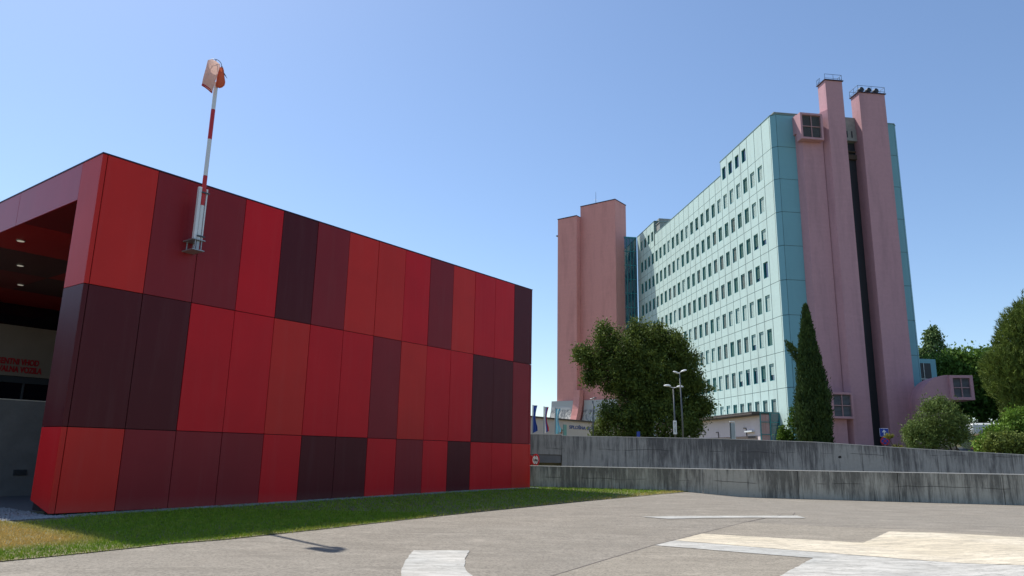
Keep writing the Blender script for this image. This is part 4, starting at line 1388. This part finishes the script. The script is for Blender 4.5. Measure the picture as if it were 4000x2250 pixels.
# slim metal pylon sign in front of the pink wing
py_ = thing("pylon_sign", "slim grey metal pylon sign standing in front of the pale pink wing", "sign", (16.27, 55, 1.9), 0)
mb = MB(); mb.bbox(0.0, .07, -.06, .06, 0, 2.28, .01); mb.build("post", MT['dsteel'], py_)
mb = MB(); mb.bbox(.33, .39, -.06, .06, 0, 2.30, .01); mb.build("post", MT['white'], py_)
mb = MB(); mb.bbox(.072, .328, -.03, .03, 0.2, 2.24, .006); mb.build("panel", mat("pylon_panel", (0.42, 0.46, 0.48), 0.4), py_)
mb = MB(); mb.bbox(-.01, .36, -.08, .08, 2.305, 2.36, .01); mb.build("cap", MT['white'], py_)
tb = thing("blue_post_sign", "small dark blue sign plate at the foot of the big tree", "sign", (7.95, 46, 1.9), 0)
mb = MB(); mb.tube([(0, 0.02, 0), (0, 0.02, 1.2)], .025, 6); mb.build("pole", MT['steel'], tb)
mb = MB(); mb.bbox(-.10, .10, -.02, 0, .75, 1.2, .005); mb.build("plate", sblue, tb)

# ------------------------------------------------------------------ bent pink duct at the right
du = thing("air_duct", "quarter-round pink concrete air duct with a louvred mouth beside the hospital", "air duct", (0, 0, 0), 0)
du.location = (38.85, 70.0, 0); du.rotation_euler = (0, 0, R(-7))
mb = MB()
RD = 2.75; zc = 6.95
pts = [(0.0, 1.6)] + [(RD - RD * math.cos(a), zc + RD * math.sin(a)) for a in np.linspace(0, math.pi / 2, 14)] + [(RD, 1.6)]
n = len(pts)
vs = [(p[0], 0, p[1]) for p in pts] + [(p[0], 2.6, p[1]) for p in pts]
mb.add(vs, [tuple(range(n)), tuple(range(2 * n - 1, n - 1, -1))] + [(k, n + k, n + (k + 1) % n, (k + 1) % n) for k in range(n)])
mb.build("duct_body", MT['pink'], du)
h_ = louver(du, RD + 0.01, RD + 2.05, -0.30, 7.35, 9.66, name="louvred_mouth", dep=2.6, fr=0.26)

# ------------------------------------------------------------------ tanker behind the bushes
tk = thing("tanker_truck", "silver tank truck with amber lights half hidden behind the bushes on the right", "truck", (35.0, 57, 1.9), R(-20))
chrome = mat("polished_tank", (0.72, 0.74, 0.76), 0.22, metal=0.9)
mb = MB(); mb.tube([(0, -0.1, 1.45), (0, 0.0, 1.45), (0, 5.5, 1.45)], [0.75, 1.0, 1.0], 28); mb.build("tank", chrome, tk, False)
mb = MB(); mb.bbox(0.2, 3.3, -0.6, 4.5, 1.75, 2.65, .12); mb.build("cabin", MT['white'], tk)
mb = MB(); a_ = [(1.35 + 0.62 * math.cos(t_), -0.72, 1.55 + 0.62 * math.sin(t_)) for t_ in np.linspace(0, math.pi, 14)]; mb.tube(a_, 0.10, 8); mb.build("mudguard", MT['dsteel'], tk)
mb = MB(); mb.bbox(-1.0, 1.4, -0.5, 5.0, 0.35, 0.60, .03); mb.build("chassis", MT['dsteel'], tk)
amb = mat("amber_lens", (0.75, 0.33, 0.01), 0.3)
for x in (-0.75, 0.45):
    mb = MB(); head(mb, (x, -0.62, 1.28), 0, 0.32); mb.build("amber_light", amb, tk, True)
for x in (-0.8, 1.2):
    for y in (0.6, 4.2):
        mb = MB(); mb.tube([(x - .15, y, .48), (x + .15, y, .48)], .48, 20); mb.build("wheel", blk, tk)
mb = MB(); mb.box(0.25, .5, -0.52, -0.505, .55, .8); mb.build("tail_light", sred, tk)

# ------------------------------------------------------------------ trees and shrubs
def leaf_cloud(blobs, n, size, clump=0.35, aspect=0.55, up_bias=0.0, per=26, shell=0.55, zfloor=None, droop=0.0, dir_out=0.0):
    """leaf quads gathered in clumps over a set of ellipsoids (cx,cy,cz,rx,ry,rz,weight)"""
    B = np.array(blobs, float)
    wgt = B[:, 6] / B[:, 6].sum()
    nc = max(1, n // per)
    idx = rng.choice(len(B), nc, p=wgt)
    b = B[idx]
    d = rng.normal(0, 1, (nc, 3)); d /= np.linalg.norm(d, axis=1)[:, None]
    rad = shell + (1 - shell) * rng.uniform(0, 1, nc) ** 0.6
    rad *= 1 + rng.normal(0, 0.05, nc)
    c = b[:, :3] + d * b[:, 3:6] * rad[:, None]
    cl = clump * rng.uniform(0.5, 1.4, nc)
    ci = np.repeat(np.arange(nc), per)
    off = rng.normal(0, 1, (nc * per, 3)) * cl[ci][:, None] * 0.5
    off[:, 2] -= droop * np.abs(off[:, 0])
    P = c[ci] + off
    if zfloor is not None:
        P = P[P[:, 2] > zfloor]
        ci = ci[:len(P)]
    m = len(P)
    t = rng.normal(0, 1, (m, 3)); t[:, 2] += up_bias
    t /= np.linalg.norm(t, axis=1)[:, None]
    q = rng.normal(0, 1, (m, 3)); q -= (q * t).sum(1)[:, None] * t; q /= np.linalg.norm(q, axis=1)[:, None]
    s = size * rng.uniform(0.45, 1.75, m)[:, None]
    V = np.zeros((m, 4, 3))
    V[:, 0] = P - t * s * 0.5
    V[:, 1] = P + q * s * aspect * 0.5
    V[:, 2] = P + t * s * 0.5
    V[:, 3] = P - q * s * aspect * 0.5
    return V
def trunk(parent, path, rad, limbs, mt=None):
    mb = MB(); mb.tube(path, rad, 9)
    for p, r in limbs:
        mb.tube(p, r, 6)
    return mb.build("trunk", mt or MT['bark'], parent, True)
def limb_set(base, tips, r0_, rnd=0.3):
    L = []
    for tp in tips:
        b_ = Vector(base); t_ = Vector(tp); m_ = (b_ + t_) / 2 + Vector((random.uniform(-rnd, rnd), random.uniform(-rnd, rnd), random.uniform(0, rnd)))
        L.append(([b_, m_, t_], [r0_, r0_ * .6, r0_ * .15]))
    return L
def tree(name, label, cat, loc, blobs, n, size, lm_, tr=None, group=None, **kw):
    t = thing(name, label, cat, loc, 0, group)
    quads_mesh("crown", leaf_cloud(blobs, n, size, **kw), lm_, t)
    if tr:
        trunk(t, *tr)
    return t
holm = leafmat("leaves_dark_green", (0.038, 0.060, 0.014), (0.175, 0.225, 0.045), (0.44, 0.50, 0.10), 0.22)
# big evergreen in front of the hospital
tb_ = [(0.2, 0, 5.0, 3.2, 2.4, 2.8, 8), (0.5, 0, 4.6, 2.0, 1.5, 2.4, 4), (-1.6, 0, 7.2, 1.9, 1.9, 1.5, 3), (-3.2, 0, 8.2, .9, .9, .9, 1.0), (-2.6, -.3, 5.6, 1.5, 1.6, 1.5, 2.2), (-4.3, 0, 6.7, 1.0, 1.0, .8, 1.2), (-5.2, 0, 7.0, .55, .6, .45, .4), (-4.4, 0, 5.3, .55, .6, .6, .4),
       (0.3, 0, 8.2, 1.3, 1.3, 1.1, 1.6), (1.9, 0, 7.7, 1.3, 1.3, 1.1, 1.8), (3.0, 0, 6.3, 1.2, 1.3, 1.2, 1.6), (3.5, 0, 4.9, .8, 1.2, .7, .9), (4.0, 0, 3.2, .9, 1.1, .7, 1.0), (4.5, 0, 3.4, .4, .5, .3, .2), (3.0, 0, 3.4, 1.4, 1.6, 1.2, 1.6),
       (0.6, -1, 2.0, 3.0, 2.2, 1.8, 4), (-1.9, -1, 1.7, 1.9, 1.8, 1.4, 2.2), (-3.0, -1, 2.6, .9, 1, .9, .7), (3.2, 0, 1.9, 1.0, 1, .7, .8), (-3.6, 0, 1.1, .7, .7, .8, .6), (4.3, 0, 4.7, .7, .6, .2, .16), (-0.9, 0, 8.9, .5, .5, .6, .25), (1.2, 0, 8.9, .6, .5, .5, .3), (-3.4, 0, 9.0, .4, .4, .45, .2)]
tree("evergreen_tree", "big dark broadleaf evergreen tree behind the wall, in front of the hospital", "tree", (9.75, 52.5, 1.9), tb_, 125000, 0.155, holm,
     ([(0, 0, 0), (0.1, 0, 1.5), (0, 0, 3.0)], [0.38, 0.30, 0.22], limb_set((0, 0, 2.4), [(-3.4, 0, 5.6), (-1.8, .3, 7.0), (0.3, -.3, 7.8), (2.2, 0, 7.2), (3.6, 0, 4.8), (-2.4, -.8, 4.2), (2.6, 1, 5.5), (-4.1, 0, 6.5)], 0.16)),
     clump=0.50, shell=0.42, zfloor=0.0, aspect=0.5, per=40)

for o_ in D.objects:
    if o_.name.startswith('evergreen_tree'):
        o_.scale = (0.92, 1, 0.975)

# cypress
cyp = leafmat("cypress_green", (0.034, 0.058, 0.020), (0.078, 0.125, 0.034), (0.19, 0.26, 0.06), 0.12)
def cypress(label, loc, h, rmax, n):
    """many upright flame-shaped tufts packed on a column, each a spindle of small scales"""
    t = thing("cypress_tree", label, "tree", loc)
    nt2 = 1500
    z = rng.uniform(0, 1, nt2) ** 1.1
    prof = np.where(z < .30, 0.88 + 0.12 * np.sin(z / .30 * 1.57), np.maximum(1 - ((z - .30) / .70), 0) ** 0.92)
    a = rng.uniform(0, 2 * np.pi, nt2)
    rr = rmax * prof * rng.uniform(.50, 1.04, nt2) ** .6 * (1 + .10 * np.sin(3 * a + 7 * z))
    base = np.stack([rr * np.cos(a), rr * np.sin(a), z * h * 0.95], 1)
    ln = rng.uniform(.6, 1.25, nt2) * (0.45 + 0.55 * prof)
    ax_ = np.stack([np.cos(a) * .20, np.sin(a) * .20, np.ones(nt2)], 1) + rng.normal(0, .07, (nt2, 3))
    base[:14] = np.stack([-1.15 - .05 * np.arange(14), np.full(14, -.5), 7.2 + .09 * np.arange(14)], 1) + rng.normal(0, .1, (14, 3))
    base[:14, 0] += .25
    ax_[:14] = (-.65, 0, 1)
    ax_ /= np.linalg.norm(ax_, axis=1)[:, None]
    per = n // nt2
    ci = np.repeat(np.arange(nt2), per)
    s_ = rng.uniform(0, 1, nt2 * per)
    wd = .20 * np.sin(np.minimum(s_ * 1.0 + .12, 1) * np.pi) ** .8 + .02
    off = rng.normal(0, 1, (nt2 * per, 3)) * (wd * (0.4 + 0.6 * prof[ci]))[:, None] * .8
    P = base[ci] + ax_[ci] * (s_ * ln[ci])[:, None] + off
    t_ = ax_[ci] + rng.normal(0, .35, (nt2 * per, 3)) + off * 1.2
    k = P[:, 2] > 0
    P = P[k]; t_ = t_[k]; m2 = len(P)
    t_ /= np.linalg.norm(t_, axis=1)[:, None]
    q = rng.normal(0, 1, (m2, 3)); q -= (q * t_).sum(1)[:, None] * t_; q /= np.linalg.norm(q, axis=1)[:, None]
    s2 = 0.22 * rng.uniform(.6, 1.4, m2)[:, None]
    V = np.zeros((m2, 4, 3)); V[:, 0] = P - t_ * s2 * .5; V[:, 1] = P + q * s2 * .17; V[:, 2] = P + t_ * s2 * .6; V[:, 3] = P - q * s2 * .17
    quads_mesh("crown", V, cyp, t)
    trunk(t, [(0, 0, 0), (0, 0, h * .6), (0, 0, h * .93)], [.5, .25, .03], [])
cypress("tall dark cypress standing against the pink stacks of the hospital", (23.72, 58, 1.9), 12.1, 1.12, 84000)

# ivy at the hospital corner
ivy = leafmat("ivy_green", (0.042, 0.084, 0.017), (0.140, 0.238, 0.028), (0.280, 0.392, 0.056), 0.3)
tree("ivy_shrub", "bright green climbing shrub at the foot of the teal corner, left of the cypress", "shrub", (23.05, 62, 1.9),
     [(-.35, 0, 1.2, .32, .3, 1.3, 2), (.25, 0, .9, .5, .4, 1.0, 2), (.45, 0, 2.3, .35, .3, .9, .7), (.6, 0, 3.3, .15, .2, .7, .25)], 6500, 0.14, ivy, None, clump=0.25, zfloor=0)

# small yucca-like plants by the wall
yel = leafmat("young_leaves", (0.13, 0.15, 0.03), (0.32, 0.30, 0.07), (0.45, 0.33, 0.12), 0.3)
t = thing("young_shrub", "small yellowish young shrub in two tufts before the pink stack, right of the cypress", "shrub", (24.75, 48, 1.9))
V = []
for (cx, cz, r, n_) in ((-0.34, 1.18, .30, 260), (0.12, .50, .32, 240)):
    d = rng.normal(0, 1, (n_, 3)); d /= np.linalg.norm(d, axis=1)[:, None]; d[:, 2] = d[:, 2] * .6 + .35
    P = np.array([cx, 0, cz]) + d * r * rng.uniform(.3, 1, n_)[:, None]
    q = np.cross(d, rng.normal(0, 1, (n_, 3))); q /= np.linalg.norm(q, axis=1)[:, None]
    W = np.zeros((n_, 4, 3)); W[:, 0] = P - d * .09; W[:, 1] = P + q * .022; W[:, 2] = P + d * .10; W[:, 3] = P - q * .022
    V.append(W)
quads_mesh("foliage", np.concatenate(V), yel, t)
mb = MB(); mb.tube([(0.05, 0, 0), (-.1, 0, .6), (-.34, 0, 1.1)], .02, 5); mb.tube([(0.05, 0, 0), (.12, 0, .5)], .02, 5); mb.build("stem", MT['bark'], t)

# olive-like bush on the right
olive = leafmat("olive_leaves", (0.075, 0.115, 0.028), (0.19, 0.255, 0.070), (0.33, 0.40, 0.13), 0.2)
ob = [(0.35, 0, 2.25, 1.35, 1.1, 1.35, 5), (-.9, 0, 1.1, 1.15, 1.0, 1.15, 3.5), (1.3, 0, 1.75, .85, .8, .9, 2), (0.3, 0, 1.4, 1.2, 1.0, 1.0, 2), (.4, 0, 3.2, .55, .5, .5, .8), (-1.4, 0, 1.5, .5, .5, .6, .7)]
tree("olive_bush", "round grey-green olive-like bush on thin stems above the wall, right of the road sign", "bush", (26.3, 46, 1.9), ob, 30000, 0.12, olive,
     ([(1.0, 0, -.1), (.75, 0, .9), (.4, 0, 1.9)], [.06, .05, .03], [([(1.35, 0, -.1), (1.15, 0, .8), (1.0, 0, 1.8)], [.06, .045, .02]), ([(.6, 0, .6), (-.2, 0, 1.3), (-.8, 0, 1.6)], [.04, .03, .01])]),
     clump=0.30, aspect=0.32, zfloor=0.0, shell=0.45)

# hedge in the lower right corner: green top, reddish lower leaves
redl = leafmat("reddish_leaves", (0.075, 0.105, 0.028), (0.22, 0.27, 0.055), (0.50, 0.13, 0.08), 0.2)
hgl = leafmat("bright_leaves", (0.07, 0.12, 0.022), (0.21, 0.35, 0.045), (0.40, 0.52, 0.08), 0.25)
tree("red_tipped_hedge", "low hedge with reddish leaves along the wall top in the lower right", "hedge", (32.0, 47.5, 1.9),
     [(-.5, 0, .75, 1.4, .8, .8, 3), (1.2, 0, .75, 1.5, .8, .8, 3), (3.0, 0, .8, 1.6, .8, .85, 3), (4.8, 0, .8, 1.6, .8, .85, 2)], 30000, 0.13, redl, None, clump=0.28, zfloor=-.2)
tree("green_bush", "bright green leafy bush rising behind the red-leaved hedge", "bush", (33.7, 50, 1.9),
     [(-.7, 0, 1.4, 1.1, .9, .9, 2), (.9, 0, 2.1, 1.4, 1.0, 1.2, 3), (2.6, 0, 2.5, 1.6, 1.0, 1.4, 3), (4.0, 0, 2.6, 1.5, 1, 1.4, 2), (-1.7, 0, .9, .8, .8, .6, 1)], 30000, 0.15, hgl, None, clump=0.32, zfloor=0)

# stone pine on the far right
pine = leafmat("pine_needles", (0.060, 0.095, 0.022), (0.20, 0.26, 0.052), (0.46, 0.48, 0.10), 0.15)
t = thing("pine_tree", "large pine with dense upturned needle tufts at the right edge", "tree", (41.5, 55, 1.9))
blobs = [(0, 0, 8.2, 4.4, 3.6, 4.3, 6), (-3.6, 0, 6.2, 2.2, 2.2, 2.4, 3.2), (-1.6, 0, 9.4, 2.6, 2.4, 2.6, 3), (-4.6, 0, 7.0, 1.2, 1.4, 1.0, 1.2), (-2.7, 0, 3.9, 2.2, 2.0, 1.6, 2), (0, 0, 11.4, 2.6, 2.4, 1.8, 2), (-3.4, 0, 8.6, 1.3, 1.3, 1.2, 1.2), (2.5, 0, 7, 3.4, 3, 3.5, 3), (-1.2, 0, 2.6, 2.4, 1.8, 1.6, 1.5), (-2.9, 0, 9.9, 1.0, 1.0, .9, .8)]
B = np.array(blobs); nt_ = 8500
idx = rng.choice(len(B), nt_, p=B[:, 6] / B[:, 6].sum()); b = B[idx]
d = rng.normal(0, 1, (nt_, 3)); d /= np.linalg.norm(d, axis=1)[:, None]
Pc = b[:, :3] + d * b[:, 3:6] * (0.55 + 0.47 * rng.uniform(0, 1, nt_) ** .6)[:, None]
per = 11
ci = np.repeat(np.arange(nt_), per)
ax_ = d * .55 + np.array([0, 0, .9]) + rng.normal(0, .25, (nt_, 3)); ax_ /= np.linalg.norm(ax_, axis=1)[:, None]
nd = ax_[ci] * 1.0 + rng.normal(0, .42, (nt_ * per, 3)); nd /= np.linalg.norm(nd, axis=1)[:, None]
base = Pc[ci] + ax_[ci] * rng.uniform(-.25, .2, nt_ * per)[:, None]
tip = base + nd * (0.34 * rng.uniform(.6, 1.2, nt_ * per))[:, None]
q = np.cross(nd, rng.normal(0, 1, nd.shape)); q /= np.linalg.norm(q, axis=1)[:, None]
V = np.zeros((len(base), 3, 3)); V[:, 0] = base - q * .028; V[:, 1] = base + q * .028; V[:, 2] = tip
quads_mesh("crown", V, pine, t)
trunk(t, [(0, 0, 0), (.1, 0, 4), (0, 0, 10)], [.35, .28, .1], limb_set((0, 0, 4), [(-3.8, 0, 6), (-2.5, 0, 9), (-3.2, -.5, 4.4), (2, 0, 9), (0, .5, 12)], .13))

# trees beyond, right of the hospital
mg = leafmat("mid_green_leaves", (0.055, 0.105, 0.022), (0.155, 0.27, 0.048), (0.27, 0.42, 0.08), 0.25)
tree("broadleaf_tree", "dense mid-green tree behind the pink air duct, right of the hospital", "tree", (53.5, 84, 1.9),
     [(0, 0, 8.6, 5.0, 4, 3.8, 5), (-4.2, 0, 8.0, 2.2, 2, 3.6, 2), (4.0, 0, 8.5, 3.5, 3, 3.4, 3), (0, 0, 4.5, 6.0, 3, 4.2, 4), (-2.0, 0, 11.0, 1.8, 1.5, 1.0, .8), (2.0, 0, 11.4, 1.8, 1.5, 1.0, .8)], 42000, 0.34, mg,
     ([(0, 0, 0), (0, 0, 5)], [.4, .25], limb_set((0, 0, 4), [(-3, 0, 9), (3, 0, 10), (0, 0, 11)], .18)), clump=0.8, zfloor=0, shell=.55)
tree("sparse_tree", "thin loose-crowned tree against the sky, just right of the teal hospital wall", "tree", (56.2, 95, 1.9),
     [(-1.2, 0, 10.5, 1.9, 1.6, 2.2, 3), (-1.0, 0, 13.6, 1.6, 1.4, 1.8, 2.6), (-1.0, 0, 15.9, .9, .8, 1.1, 1.2), (1.2, 0, 12.6, 1.5, 1.2, 1.2, 1.6), (3.0, 0, 11.0, 1.3, 1.1, .9, .9), (4.2, 0, 12.6, .6, .5, .9, .35), (-2.6, 0, 13.0, .7, .7, 1.2, .6)], 12500, 0.30,
     leafmat("thin_tree_leaves", (0.078, 0.134, 0.056), (0.196, 0.280, 0.098), (0.336, 0.434, 0.140), .2),
     ([(-1, 0, 0), (-1, 0, 9), (-1.0, 0, 16.5)], [.3, .16, .04], limb_set((-1, 0, 9), [(1.4, 0, 13), (3.4, 0, 11.5), (-2.4, 0, 12.5), (4.2, 0, 13)], .08)), clump=0.62, shell=.35, droop=.2)
tree("backdrop_tree", "dark tree filling the gap between the mid-green tree and the pine", "tree", (55.5, 74, 1.9),
     [(0, 0, 5.5, 5.5, 3, 5.5, 4), (3.5, 0, 7.5, 3.5, 3, 4, 2), (-3.2, 0, 2.5, 3, 2, 3, 2)], 24000, 0.34, mg, ([(0, 0, 0), (0, 0, 5)], [.35, .2], []), clump=0.8, zfloor=0)
